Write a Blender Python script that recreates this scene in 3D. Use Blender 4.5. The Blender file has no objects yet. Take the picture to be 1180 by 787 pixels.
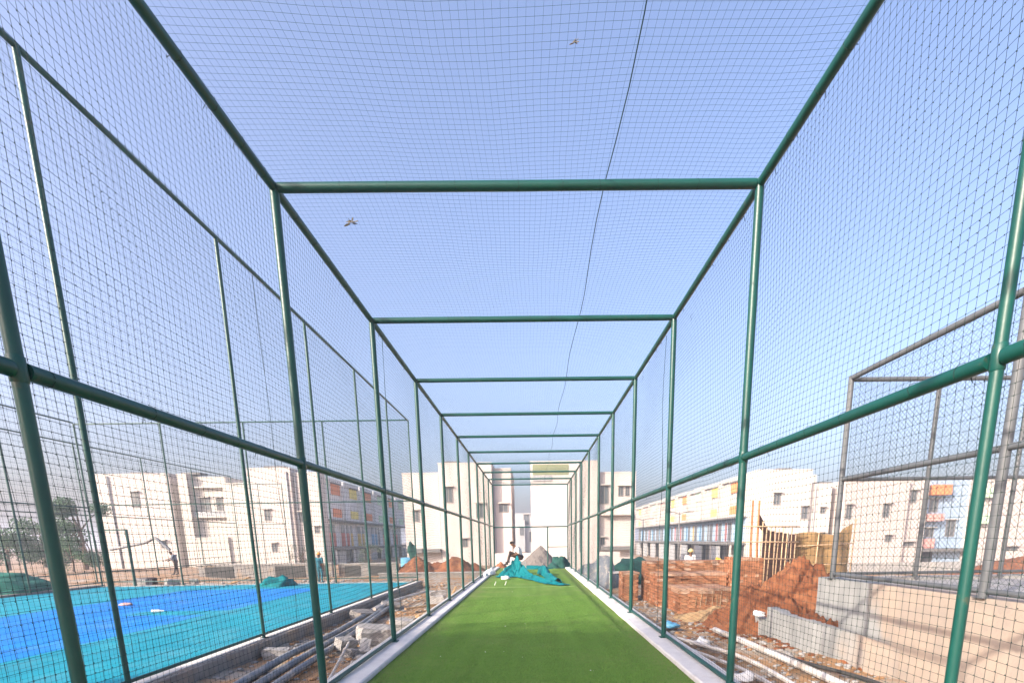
import bpy, math, random
import numpy as np
from mathutils import Vector, Matrix, noise
random.seed(7)
RNG = np.random.default_rng(7)
scene = bpy.context.scene
col = scene.collection
R = math.radians

# ------------------------------------------------------------------ camera
def look_axes(yaw, pitch, roll):
    cy, sy, cp, sp = math.cos(yaw), math.sin(yaw), math.cos(pitch), math.sin(pitch)
    f = Vector((sy*cp, cy*cp, sp)); r = Vector((cy, -sy, 0)); u = r.cross(f)
    cr, sr = math.cos(roll), math.sin(roll)
    return r*cr + u*sr, u*cr - r*sr, f
cam_data = bpy.data.cameras.new('camera')
cam = bpy.data.objects.new('camera', cam_data); col.objects.link(cam)
r_, u_, f_ = look_axes(.0086, -.1833, -.015)
m3 = Matrix((r_, u_, -f_)).transposed()
cam.matrix_world = Matrix.Translation((.0723, 0, 1.5907)) @ m3.to_4x4()
cam_data.sensor_width = 36; cam_data.sensor_fit = 'HORIZONTAL'
cam_data.lens = 550/1180*36
cam_data.shift_x = -(619.6-590)/1180
cam_data.shift_y = (723.26-393.5)/1180
cam_data.clip_start = .05; cam_data.clip_end = 5000
scene.camera = cam

# ------------------------------------------------------------------ light
SUN_EL, SUN_TRAVEL = R(26), Vector((.78, .62, 0)).normalized()
to_sun = Vector((-SUN_TRAVEL.x*math.cos(SUN_EL), -SUN_TRAVEL.y*math.cos(SUN_EL), math.sin(SUN_EL)))
world = bpy.data.worlds.new('World'); scene.world = world; world.use_nodes = True
wn = world.node_tree
sky = wn.nodes.new('ShaderNodeTexSky'); sky.sky_type = 'NISHITA'; sky.sun_disc = False
sky.sun_elevation = SUN_EL
sky.sun_rotation = math.atan2(to_sun.x, to_sun.y)
sky.air_density = 1.0; sky.dust_density = 6.5; sky.ozone_density = 2.2; sky.altitude = 0
bg = wn.nodes['Background']; bg.inputs[1].default_value = .15
tint = wn.nodes.new('ShaderNodeMix'); tint.data_type = 'RGBA'; tint.blend_type = 'MULTIPLY'; tint.inputs[0].default_value = 1
tint.inputs[7].default_value = (1.01, .96, 1.03, 1)          # the photograph's lavender white balance, the same over the whole sky
wn.links.new(sky.outputs[0], tint.inputs[6]); wn.links.new(tint.outputs[2], bg.inputs[0])
sd = bpy.data.lights.new('sun', 'SUN'); sd.energy = 3.1; sd.angle = R(.55); sd.color = (1, .88, .74)
sun = bpy.data.objects.new('sun', sd); col.objects.link(sun)
sun.rotation_euler = to_sun.to_track_quat('Z', 'Y').to_euler()
sun.location = (-20, -10, 30)
vs = scene.view_settings
vs.view_transform = 'Standard'; vs.look = 'None'; vs.gamma = 1; vs.exposure = 1.48
scene.cycles.max_bounces = 6; scene.cycles.use_denoising = True
scene.cycles.transparent_max_bounces = 4

# ------------------------------------------------------------------ materials
def mat(name, c1, c2=None, scale=6, rough=.8, bump=0, bscale=40, metal=0, detail=6, spec=.4, c3=None, s3=1.2, t3=(.5, .7), rnd=0, coord='Object', stretch=None):
    m = bpy.data.materials.new(name); m.use_nodes = True
    nt = m.node_tree; N = nt.nodes; L = nt.links; b = N['Principled BSDF']
    b.inputs['Roughness'].default_value = rough; b.inputs['Metallic'].default_value = metal
    b.inputs['Specular IOR Level'].default_value = spec
    tc = N.new('ShaderNodeTexCoord'); src = tc.outputs[coord]
    if coord == 'World':
        pass
    if stretch:
        mp = N.new('ShaderNodeMapping'); mp.inputs['Scale'].default_value = stretch; L.new(src, mp.inputs[0]); src = mp.outputs[0]
    c2 = c2 or tuple(x*.8 for x in c1)
    def noise_n(s, d=detail):
        n = N.new('ShaderNodeTexNoise'); n.inputs['Scale'].default_value = s; n.inputs['Detail'].default_value = d
        n.inputs['Roughness'].default_value = .6
        L.new(src, n.inputs['Vector']); return n
    n = noise_n(scale)
    r = N.new('ShaderNodeValToRGB'); r.color_ramp.elements[0].position = .35; r.color_ramp.elements[1].position = .65
    r.color_ramp.elements[0].color = (*c1, 1); r.color_ramp.elements[1].color = (*c2, 1)
    L.new(n.outputs[0], r.inputs[0]); out = r.outputs[0]
    if c3:
        n3 = noise_n(s3, 4)
        r3 = N.new('ShaderNodeValToRGB'); r3.color_ramp.elements[0].position = t3[0]; r3.color_ramp.elements[1].position = t3[1]
        L.new(n3.outputs[0], r3.inputs[0])
        mx = N.new('ShaderNodeMix'); mx.data_type = 'RGBA'
        L.new(r3.outputs[0], mx.inputs[0]); L.new(out, mx.inputs[6]); mx.inputs[7].default_value = (*c3, 1)
        out = mx.outputs[2]
    if rnd:
        oi = N.new('ShaderNodeObjectInfo'); hv = N.new('ShaderNodeHueSaturation')
        mr = N.new('ShaderNodeMapRange'); mr.inputs[3].default_value = 1-rnd; mr.inputs[4].default_value = 1+rnd
        L.new(oi.outputs['Random'], mr.inputs[0]); L.new(mr.outputs[0], hv.inputs['Value']); L.new(out, hv.inputs['Color']); out = hv.outputs[0]
    L.new(out, b.inputs['Base Color'])
    if bump:
        nb = noise_n(bscale, 5); bp = N.new('ShaderNodeBump'); bp.inputs['Strength'].default_value = bump; bp.inputs['Distance'].default_value = .02
        L.new(nb.outputs[0], bp.inputs['Height']); L.new(bp.outputs[0], b.inputs['Normal'])
    return m
M = {}
M['green_pipe'] = mat('green_pipe', (.0025, .064, .051), (.003, .05, .042), 3, .40, .05, 45, spec=.45, c3=(.05, .065, .045), s3=7, t3=(.66, .74))
M['grey_pipe'] = mat('grey_pipe', (.10, .11, .12), (.075, .083, .09), 5, .5, .03, 60, spec=.5)
M['net'] = mat('net', (.012, .035, .033), (.009, .026, .025), 4, .8)
M['net_green'] = mat('net_green', (.012, .05, .055), (.01, .04, .045), 4, .8)
M['chainlink'] = mat('chainlink', (.10, .11, .1), (.08, .085, .09), 4, .6)
M['turf'] = mat('turf', (.132, .238, .044), (.103, .203, .036), 140, .95, .7, 260, spec=.1, c3=(.15, .235, .055), s3=.9)
def turf_wear(m):
    # lengthwise brush bands of the pile and soil dust trodden in along both kerbs
    nt = m.node_tree; N = nt.nodes; L = nt.links; b = N['Principled BSDF']; src = b.inputs['Base Color'].links[0].from_socket
    tc = N.new('ShaderNodeTexCoord'); mp = N.new('ShaderNodeMapping'); mp.inputs['Scale'].default_value = (2.2, .12, 1); L.new(tc.outputs['Object'], mp.inputs[0])
    n = N.new('ShaderNodeTexNoise'); n.inputs['Scale'].default_value = 1.5; n.inputs['Detail'].default_value = 4; L.new(mp.outputs[0], n.inputs['Vector'])
    mr = N.new('ShaderNodeMapRange'); mr.inputs[1].default_value = .3; mr.inputs[2].default_value = .7; mr.inputs[3].default_value = .84; mr.inputs[4].default_value = 1.14; L.new(n.outputs[0], mr.inputs[0])
    hs = N.new('ShaderNodeHueSaturation'); L.new(src, hs.inputs['Color']); L.new(mr.outputs[0], hs.inputs['Value'])
    sp = N.new('ShaderNodeSeparateXYZ'); L.new(tc.outputs['Object'], sp.inputs[0])
    ab = N.new('ShaderNodeMath'); ab.operation = 'ABSOLUTE'; L.new(sp.outputs[0], ab.inputs[0])
    n2 = N.new('ShaderNodeTexNoise'); n2.inputs['Scale'].default_value = 1.3; n2.inputs['Detail'].default_value = 8; n2.inputs['Roughness'].default_value = .7; L.new(tc.outputs['Object'], n2.inputs['Vector'])
    ma = N.new('ShaderNodeMath'); ma.operation = 'MULTIPLY_ADD'; ma.inputs[1].default_value = 1.6; L.new(n2.outputs[0], ma.inputs[0]); L.new(ab.outputs[0], ma.inputs[2])
    m2 = N.new('ShaderNodeMapRange'); m2.inputs[1].default_value = 2.15; m2.inputs[2].default_value = 2.9; m2.inputs[4].default_value = .5; L.new(ma.outputs[0], m2.inputs[0])
    mx = N.new('ShaderNodeMix'); mx.data_type = 'RGBA'; L.new(m2.outputs[0], mx.inputs[0]); L.new(hs.outputs[0], mx.inputs[6]); mx.inputs[7].default_value = (.21, .19, .10, 1)
    L.new(mx.outputs[2], b.inputs['Base Color'])
turf_wear(M['turf'])
M['blade'] = mat('blade', (.125, .25, .045), (.09, .195, .036), 9, .8, spec=.2)
M['kerb'] = mat('kerb', (.62, .61, .59), (.54, .53, .52), 5, .85, .25, 60, c3=(.44, .39, .33), s3=3, t3=(.6, .8))
M['concrete'] = mat('concrete', (.33, .33, .32), (.25, .25, .245), 4, .9, .3, 40, c3=(.40, .37, .33), s3=1.3)
M['old_concrete'] = mat('old_concrete', (.24, .23, .22), (.17, .165, .16), 4, .9, .4, 30, c3=(.27, .2, .14), s3=1.6)
M['stone'] = mat('stone', (.36, .35, .335), (.26, .25, .24), 9, .9, .4, 50, rnd=.2)
M['soil'] = mat('soil', (.34, .20, .10), (.24, .135, .065), 3.5, .95, .8, 18, c3=(.30, .265, .22), s3=.9, t3=(.48, .62))
M['sand'] = mat('sand', (.40, .275, .14), (.33, .215, .105), 9, .95, .6, 30, c3=(.30, .18, .09), s3=4)
M['red_soil'] = mat('red_soil', (.20, .072, .029), (.13, .046, .02), 5, .95, 1, 14, c3=(.27, .12, .055), s3=2)
M['gravel'] = mat('gravel', (.16, .145, .13), (.095, .085, .078), 26, .95, .8, 40)
M['retain_x'] = mat('retain', (.47, .365, .27), (.41, .325, .25), 3, .9, .25, 40, c3=(.35, .35, .33), s3=.55, t3=(.46, .60))
M['retain_y'] = mat('retain_grey', (.33, .34, .33), (.26, .275, .27), 5, .9, .3, 40, c3=(.42, .35, .29), s3=.7, t3=(.55, .7), stretch=(1, 1, .5))
M['brick'] = mat('brick', (.34, .145, .07), (.26, .10, .048), 9, .9, .3, 60, c3=(.40, .235, .13), s3=2.2, rnd=.3)
M['brick_dusty'] = mat('brick_dusty', (.42, .27, .18), (.34, .17, .09), 7, .9, .3, 60, c3=(.5, .4, .31), s3=3, rnd=.2)
M['mortar'] = mat('mortar', (.38, .27, .17), (.30, .2, .12), 8, .9, .3)
M['pvc_grey'] = mat('pvc_grey', (.15, .17, .20), (.12, .138, .16), 3, .5, 0, c3=(.34, .31, .27), s3=4)
M['pvc_pale'] = mat('pvc_pale', (.52, .50, .48), (.44, .42, .4), 3, .55, 0, c3=(.36, .3, .24), s3=4)
M['black_hose'] = mat('black_hose', (.03, .03, .032), (.045, .043, .04), 5, .6)
M['bamboo'] = mat('bamboo', (.42, .30, .19), (.32, .22, .13), 7, .8, .2, 30, rnd=.2)
M['rust'] = mat('rust', (.06, .028, .022), (.04, .02, .016), 6, .85, .2, 30)
M['orange_pole'] = mat('orange_pole', (.34, .14, .05), (.28, .11, .04), 5, .7)
M['mat_weave'] = mat('mat_weave', (.22, .14, .06), (.15, .095, .042), 9, .9, .6, 40)
M['tarp_teal'] = mat('tarp_teal', (.002, .15, .165), (.002, .12, .14), 6, .75, .3, 14, spec=.12)
M['tarp_green'] = mat('tarp_green', (.006, .07, .055), (.006, .045, .04), 8, .85, .5, 30)
M['tarp_mid'] = mat('tarp_mid', (.012, .16, .11), (.01, .12, .085), 5, .85, .5, 20)
M['white_wall'] = mat('white_wall', (.50, .465, .42), (.47, .435, .395), .5, .85, .1, 20, c3=(.41, .385, .355), s3=.35, t3=(.6, .8))
M['cream_wall'] = mat('cream_wall', (.50, .45, .42), (.475, .425, .395), .5, .85, .1, 20, c3=(.44, .40, .375), s3=.4, t3=(.6, .8))
M['row_wall'] = mat('row_wall', (.43, .40, .37), (.40, .375, .345), .5, .85, .1, 20, c3=(.36, .34, .32), s3=.35, t3=(.6, .8))
M['pale_wall'] = mat('pale_wall', (.66, .66, .67), (.6, .6, .61), .7, .85)
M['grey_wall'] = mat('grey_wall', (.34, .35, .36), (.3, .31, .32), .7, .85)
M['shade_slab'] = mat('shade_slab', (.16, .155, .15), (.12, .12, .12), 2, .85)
M['dark_open'] = mat('dark_open', (.035, .035, .035), (.05, .05, .05), 2, .8)
M['blue_wall'] = mat('blue_wall', (.30, .40, .52), (.26, .36, .48), .8, .85)
for n, c in dict(orange=(.72, .24, .09), yellow=(.80, .66, .16), mint=(.50, .70, .50), red=(.52, .14, .10), blue=(.10, .30, .50), ochre=(.60, .40, .08), pink=(.62, .32, .28)).items():
    M['paint_'+n] = mat('paint_'+n, c, tuple(x*.88 for x in c), 2, .75)
M['glass'] = mat('glass', (.10, .115, .125), (.075, .09, .10), 1, .12, spec=.6)
M['olive'] = mat('olive', (.20, .22, .12), (.17, .19, .10), 1, .85)
M['frame'] = mat('frame', (.22, .20, .19), (.18, .17, .16), 3, .6)
M['leaf'] = mat('leaf', (.045, .135, .05), (.028, .09, .032), 1.3, .7, c3=(.09, .17, .045), s3=.8)
M['leaf_dull'] = mat('leaf_dull', (.07, .10, .065), (.05, .08, .05), 1.3, .8, c3=(.11, .13, .06), s3=.8)
M['dry_leaf'] = mat('dry_leaf', (.20, .17, .12), (.14, .12, .09), 9, .9)
M['bark'] = mat('bark', (.16, .11, .07), (.10, .07, .05), 8, .9, .5)
M['skin'] = mat('skin', (.17, .085, .05), (.15, .075, .045), 8, .55)
M['hair'] = mat('hair', (.012, .010, .009), (.02, .017, .015), 20, .6)
M['white_shirt'] = mat('white_shirt', (.72, .70, .68), (.64, .62, .6), 8, .85, .2)
M['dark_trousers'] = mat('dark_trousers', (.05, .035, .03), (.035, .025, .022), 8, .85)
M['teal_coat'] = mat('teal_coat', (.02, .15, .20), (.015, .11, .16), 8, .85)
M['blue_grey_shirt'] = mat('blue_grey_shirt', (.14, .18, .24), (.11, .14, .19), 8, .85)
M['hat_yellow'] = mat('hat_yellow', (.75, .45, .04), (.7, .4, .03), 4, .35)
M['hat_pale'] = mat('hat_pale', (.70, .58, .25), (.66, .52, .2), 4, .4)
M['hat_orange'] = mat('hat_orange', (.70, .28, .05), (.62, .24, .04), 4, .5)
M['white_plastic'] = mat('white_plastic', (.75, .75, .73), (.66, .66, .64), 5, .5)
M['blue_plastic'] = mat('blue_plastic', (.12, .36, .55), (.10, .3, .48), 5, .4)
M['timber'] = mat('timber', (.40, .27, .14), (.30, .19, .10), 7, .8, .3, 30, stretch=(1, 6, 6))
M['cloth_pink'] = mat('cloth_pink', (.5, .32, .30), (.4, .25, .24), 6, .8)
M['white_line'] = mat('white_line', (.30, .42, .2), (.2, .32, .1), 30, .9)

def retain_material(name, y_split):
    # cement grey that gives way to tan along the wall's near half
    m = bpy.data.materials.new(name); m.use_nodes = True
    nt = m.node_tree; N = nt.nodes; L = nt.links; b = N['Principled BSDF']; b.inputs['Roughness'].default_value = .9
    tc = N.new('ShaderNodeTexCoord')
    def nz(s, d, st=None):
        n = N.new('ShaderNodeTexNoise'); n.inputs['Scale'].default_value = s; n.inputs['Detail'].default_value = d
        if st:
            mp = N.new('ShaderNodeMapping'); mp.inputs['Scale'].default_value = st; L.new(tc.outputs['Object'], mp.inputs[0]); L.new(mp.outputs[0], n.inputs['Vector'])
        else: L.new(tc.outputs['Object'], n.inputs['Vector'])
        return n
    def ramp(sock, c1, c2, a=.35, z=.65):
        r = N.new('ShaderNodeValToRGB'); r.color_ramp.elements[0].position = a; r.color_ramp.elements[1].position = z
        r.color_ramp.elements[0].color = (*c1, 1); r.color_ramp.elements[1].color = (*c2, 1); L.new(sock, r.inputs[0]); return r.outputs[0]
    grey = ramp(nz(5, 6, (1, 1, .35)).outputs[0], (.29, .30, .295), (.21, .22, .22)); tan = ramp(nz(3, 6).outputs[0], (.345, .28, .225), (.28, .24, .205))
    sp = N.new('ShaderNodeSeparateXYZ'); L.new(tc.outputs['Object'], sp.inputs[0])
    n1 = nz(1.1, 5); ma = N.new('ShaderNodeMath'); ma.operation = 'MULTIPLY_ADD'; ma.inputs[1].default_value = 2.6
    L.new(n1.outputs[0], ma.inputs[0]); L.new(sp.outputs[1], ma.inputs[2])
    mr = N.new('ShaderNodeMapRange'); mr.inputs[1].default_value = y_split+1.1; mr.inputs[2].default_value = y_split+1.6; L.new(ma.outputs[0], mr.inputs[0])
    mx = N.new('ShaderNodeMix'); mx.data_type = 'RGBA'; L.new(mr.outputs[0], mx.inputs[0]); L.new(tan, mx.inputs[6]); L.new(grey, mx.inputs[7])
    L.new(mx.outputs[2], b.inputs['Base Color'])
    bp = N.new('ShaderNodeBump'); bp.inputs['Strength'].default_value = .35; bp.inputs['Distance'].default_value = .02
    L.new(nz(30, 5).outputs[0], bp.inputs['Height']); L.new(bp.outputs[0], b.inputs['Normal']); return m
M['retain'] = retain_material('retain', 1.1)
M['retain_grey'] = retain_material('retain_grey', -1.0)
def court_material():
    m = bpy.data.materials.new('court_paint'); m.use_nodes = True
    nt = m.node_tree; N = nt.nodes; L = nt.links; b = N['Principled BSDF']; b.inputs['Roughness'].default_value = .7; b.inputs['Specular IOR Level'].default_value = .15
    tc = N.new('ShaderNodeTexCoord')
    nz = N.new('ShaderNodeTexNoise'); nz.inputs['Scale'].default_value = .55; nz.inputs['Detail'].default_value = 4
    L.new(tc.outputs['Object'], nz.inputs[0])
    va = N.new('ShaderNodeVectorMath'); va.operation = 'SUBTRACT'; va.inputs[1].default_value = (.5, .5, .5); L.new(nz.outputs['Color'], va.inputs[0])
    vsx = N.new('ShaderNodeVectorMath'); vsx.operation = 'SCALE'; vsx.inputs['Scale'].default_value = .45; L.new(va.outputs[0], vsx.inputs[0])
    vad = N.new('ShaderNodeVectorMath'); vad.operation = 'ADD'; L.new(tc.outputs['Object'], vad.inputs[0]); L.new(vsx.outputs[0], vad.inputs[1])
    sp = N.new('ShaderNodeSeparateXYZ'); L.new(vad.outputs[0], sp.inputs[0])
    def step(sock, a, bb):
        r = N.new('ShaderNodeMapRange'); r.inputs[1].default_value = a; r.inputs[2].default_value = bb; L.new(sock, r.inputs[0]); return r.outputs[0]
    def mul(a, bb):
        q = N.new('ShaderNodeMath'); q.operation = 'MULTIPLY'; L.new(a, q.inputs[0]); L.new(bb, q.inputs[1]); return q.outputs[0]
    # object origin sits at the slab's own centre (-12.1, 9.2)
    k = mul(mul(step(sp.outputs[0], -1.75, -1.65), step(sp.outputs[0], 3.78, 3.68)), step(sp.outputs[1], 10.1, 9.9))
    st = mul(mul(step(sp.outputs[0], 1.2, 1.6), step(sp.outputs[1], 3.1, 3.25)), step(sp.outputs[1], 4.05, 3.9))
    inv = N.new('ShaderNodeMath'); inv.operation = 'SUBTRACT'; inv.inputs[0].default_value = 1; L.new(st, inv.inputs[1])
    k = mul(k, inv.outputs[0])
    n2 = N.new('ShaderNodeTexNoise'); n2.inputs['Scale'].default_value = 1.1; n2.inputs['Detail'].default_value = 5
    L.new(tc.outputs['Object'], n2.inputs[0])
    def ramp(c1, c2):
        r = N.new('ShaderNodeValToRGB'); r.color_ramp.elements[0].position = .35; r.color_ramp.elements[1].position = .65
        r.color_ramp.elements[0].color = (*c1, 1); r.color_ramp.elements[1].color = (*c2, 1); L.new(n2.outputs[0], r.inputs[0]); return r.outputs[0]
    mx = N.new('ShaderNodeMix'); mx.data_type = 'RGBA'
    L.new(k, mx.inputs[0]); L.new(ramp((.003, .25, .335), (.004, .205, .29)), mx.inputs[6]); L.new(ramp((.002, .145, .49), (.003, .19, .54)), mx.inputs[7])
    nd = N.new('ShaderNodeTexNoise'); nd.inputs['Scale'].default_value = .9; nd.inputs['Detail'].default_value = 9; nd.inputs['Roughness'].default_value = .72; L.new(tc.outputs['Object'], nd.inputs[0])
    md = N.new('ShaderNodeMapRange'); md.inputs[1].default_value = .5; md.inputs[2].default_value = .85; md.inputs[4].default_value = .5; L.new(nd.outputs[0], md.inputs[0])
    mz = N.new('ShaderNodeMix'); mz.data_type = 'RGBA'; L.new(md.outputs[0], mz.inputs[0]); L.new(mx.outputs[2], mz.inputs[6]); mz.inputs[7].default_value = (.16, .3, .34, 1)
    L.new(mz.outputs[2], b.inputs['Base Color'])
    return m
M['court'] = court_material()

# ------------------------------------------------------------------ helpers
def np_mesh(name, V, F):
    V = np.asarray(V, np.float32); F = np.asarray(F, np.int32); k = F.shape[1]
    me = bpy.data.meshes.new(name)
    me.vertices.add(len(V)); me.vertices.foreach_set('co', V.ravel())
    me.loops.add(F.size); me.loops.foreach_set('vertex_index', F.ravel())
    me.polygons.add(len(F)); me.polygons.foreach_set('loop_start', np.arange(0, F.size, k, dtype=np.int32))
    me.update(calc_edges=True); return me
def tag(o, label=None, cat=None, group=None, kind=None):
    if label: o['label'] = label
    if cat: o['category'] = cat
    if group: o['group'] = group
    if kind: o['kind'] = kind
    return o
def thing(name, label, cat, loc=(0, 0, 0), group=None):
    o = bpy.data.objects.new(name, None); col.objects.link(o); o.location = loc; o.empty_display_size = .2
    o['wl'] = list(loc); return tag(o, label, cat, group)
def link_mesh(name, me, m, parent=None, base=None, smooth=False):
    for x in (m if isinstance(m, (list, tuple)) else [m]): me.materials.append(x)
    o = bpy.data.objects.new(name, me); col.objects.link(o)
    if parent is not None:
        root = parent
        while root.parent: root = root.parent
        off = Vector(root['wl']) if 'wl' in root else Vector(root.location)
        o.parent = parent
    else:
        if base is None:
            n = len(me.vertices); a = np.empty(n*3, np.float32); me.vertices.foreach_get('co', a); a = a.reshape(-1, 3)
            lo, hi = a.min(0), a.max(0); base = ((lo[0]+hi[0])/2, (lo[1]+hi[1])/2, lo[2])
        off = Vector(base); o.location = off; o['wl'] = list(off)
    me.transform(Matrix.Translation(-off))
    if smooth: me.polygons.foreach_set('use_smooth', [True]*len(me.polygons))
    return o
class MB:
    def __init__(s): s.v, s.f, s.mi = [], [], []
    def add(s, vs, fs, mi=0):
        b = len(s.v); s.v += [tuple(x) for x in vs]
        for f in fs: s.f.append(tuple(i+b for i in f)); s.mi.append(mi)
        return s
    def box(s, x0, x1, y0, y1, z0, z1, mi=0):
        return s.add([(x0, y0, z0), (x1, y0, z0), (x1, y1, z0), (x0, y1, z0), (x0, y0, z1), (x1, y0, z1), (x1, y1, z1), (x0, y1, z1)],
                     [(0, 3, 2, 1), (4, 5, 6, 7), (0, 1, 5, 4), (1, 2, 6, 5), (2, 3, 7, 6), (3, 0, 4, 7)], mi)
    def obox(s, c, h, rot, mi=0):
        mt = Matrix.Rotation(rot[2], 3, 'Z') @ Matrix.Rotation(rot[1], 3, 'Y') @ Matrix.Rotation(rot[0], 3, 'X'); c = Vector(c)
        p = [c + mt @ Vector((sx*h[0], sy*h[1], sz*h[2])) for sz in (-1, 1) for sx, sy in ((-1, -1), (1, -1), (1, 1), (-1, 1))]
        return s.add(p, [(0, 3, 2, 1), (4, 5, 6, 7), (0, 1, 5, 4), (1, 2, 6, 5), (2, 3, 7, 6), (3, 0, 4, 7)], mi)
    def tube(s, pts, r, n=10, mi=0):
        pts = [Vector(p) for p in pts]; rs = r if isinstance(r, (list, tuple)) else [r]*len(pts)
        d0 = (pts[1]-pts[0]).normalized(); a = d0.orthogonal().normalized(); vs = []
        for i, p in enumerate(pts):
            d = (pts[min(i+1, len(pts)-1)]-pts[max(i-1, 0)]).normalized()
            a = (a - d*a.dot(d)).normalized(); b = d.cross(a)
            vs += [p + (a*math.cos(t)+b*math.sin(t))*rs[i] for t in (2*math.pi*k/n for k in range(n))]
        fs = [(i*n+k, i*n+(k+1) % n, (i+1)*n+(k+1) % n, (i+1)*n+k) for i in range(len(pts)-1) for k in range(n)]
        fs += [tuple(range(n-1, -1, -1)), tuple((len(pts)-1)*n+k for k in range(n))]
        return s.add(vs, fs, mi)
    def ball(s, c, r, nu=10, nv=7, mi=0, jit=0, seed=0):
        rx, ry, rz = (r, r, r) if isinstance(r, (int, float)) else r; vs = [(c[0], c[1], c[2]-rz)]; rr = random.Random(seed)
        for j in range(1, nv):
            t = math.pi*j/nv - math.pi/2
            for i in range(nu):
                p = 2*math.pi*i/nu; k = 1 + (rr.random()-.5)*jit
                vs.append((c[0]+rx*k*math.cos(t)*math.cos(p), c[1]+ry*k*math.cos(t)*math.sin(p), c[2]+rz*k*math.sin(t)))
        vs.append((c[0], c[1], c[2]+rz)); e = len(vs)-1
        fs = [(0, 1+(i+1) % nu, 1+i) for i in range(nu)] + [(e, e-nu+i, e-nu+(i+1) % nu) for i in range(nu)]
        fs += [(1+j*nu+i, 1+j*nu+(i+1) % nu, 1+(j+1)*nu+(i+1) % nu, 1+(j+1)*nu+i) for j in range(nv-2) for i in range(nu)]
        return s.add(vs, fs, mi)
    def build(s, name, m, parent=None, smooth=False, base=None):
        me = bpy.data.meshes.new(name); me.from_pydata(s.v, [], s.f)
        if any(s.mi): me.polygons.foreach_set('material_index', s.mi)
        return link_mesh(name, me, m, parent, base, smooth)
def auto_smooth(o, ang=40):
    me = o.data; me.polygons.foreach_set('use_smooth', [True]*len(me.polygons))
    me.set_sharp_from_angle(angle=R(ang)); return o
def pipe(name, a, b, r, m, parent, n=14):
    return auto_smooth(MB().tube([a, b], r, n).build(name, m, parent), 50)
def dup(root, loc, rz=0, label=None, group=None):
    def cp(o, parent):
        c = o.copy(); col.objects.link(c)
        if parent is not None: c.parent = parent
        for ch in [x for x in o.children]: cp(ch, c)
        return c
    r = cp(root, None); r.location = loc; r.rotation_euler = (0, 0, rz); r['wl'] = list(loc)
    if label: r['label'] = label
    if group: r['group'] = group
    return r

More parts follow.
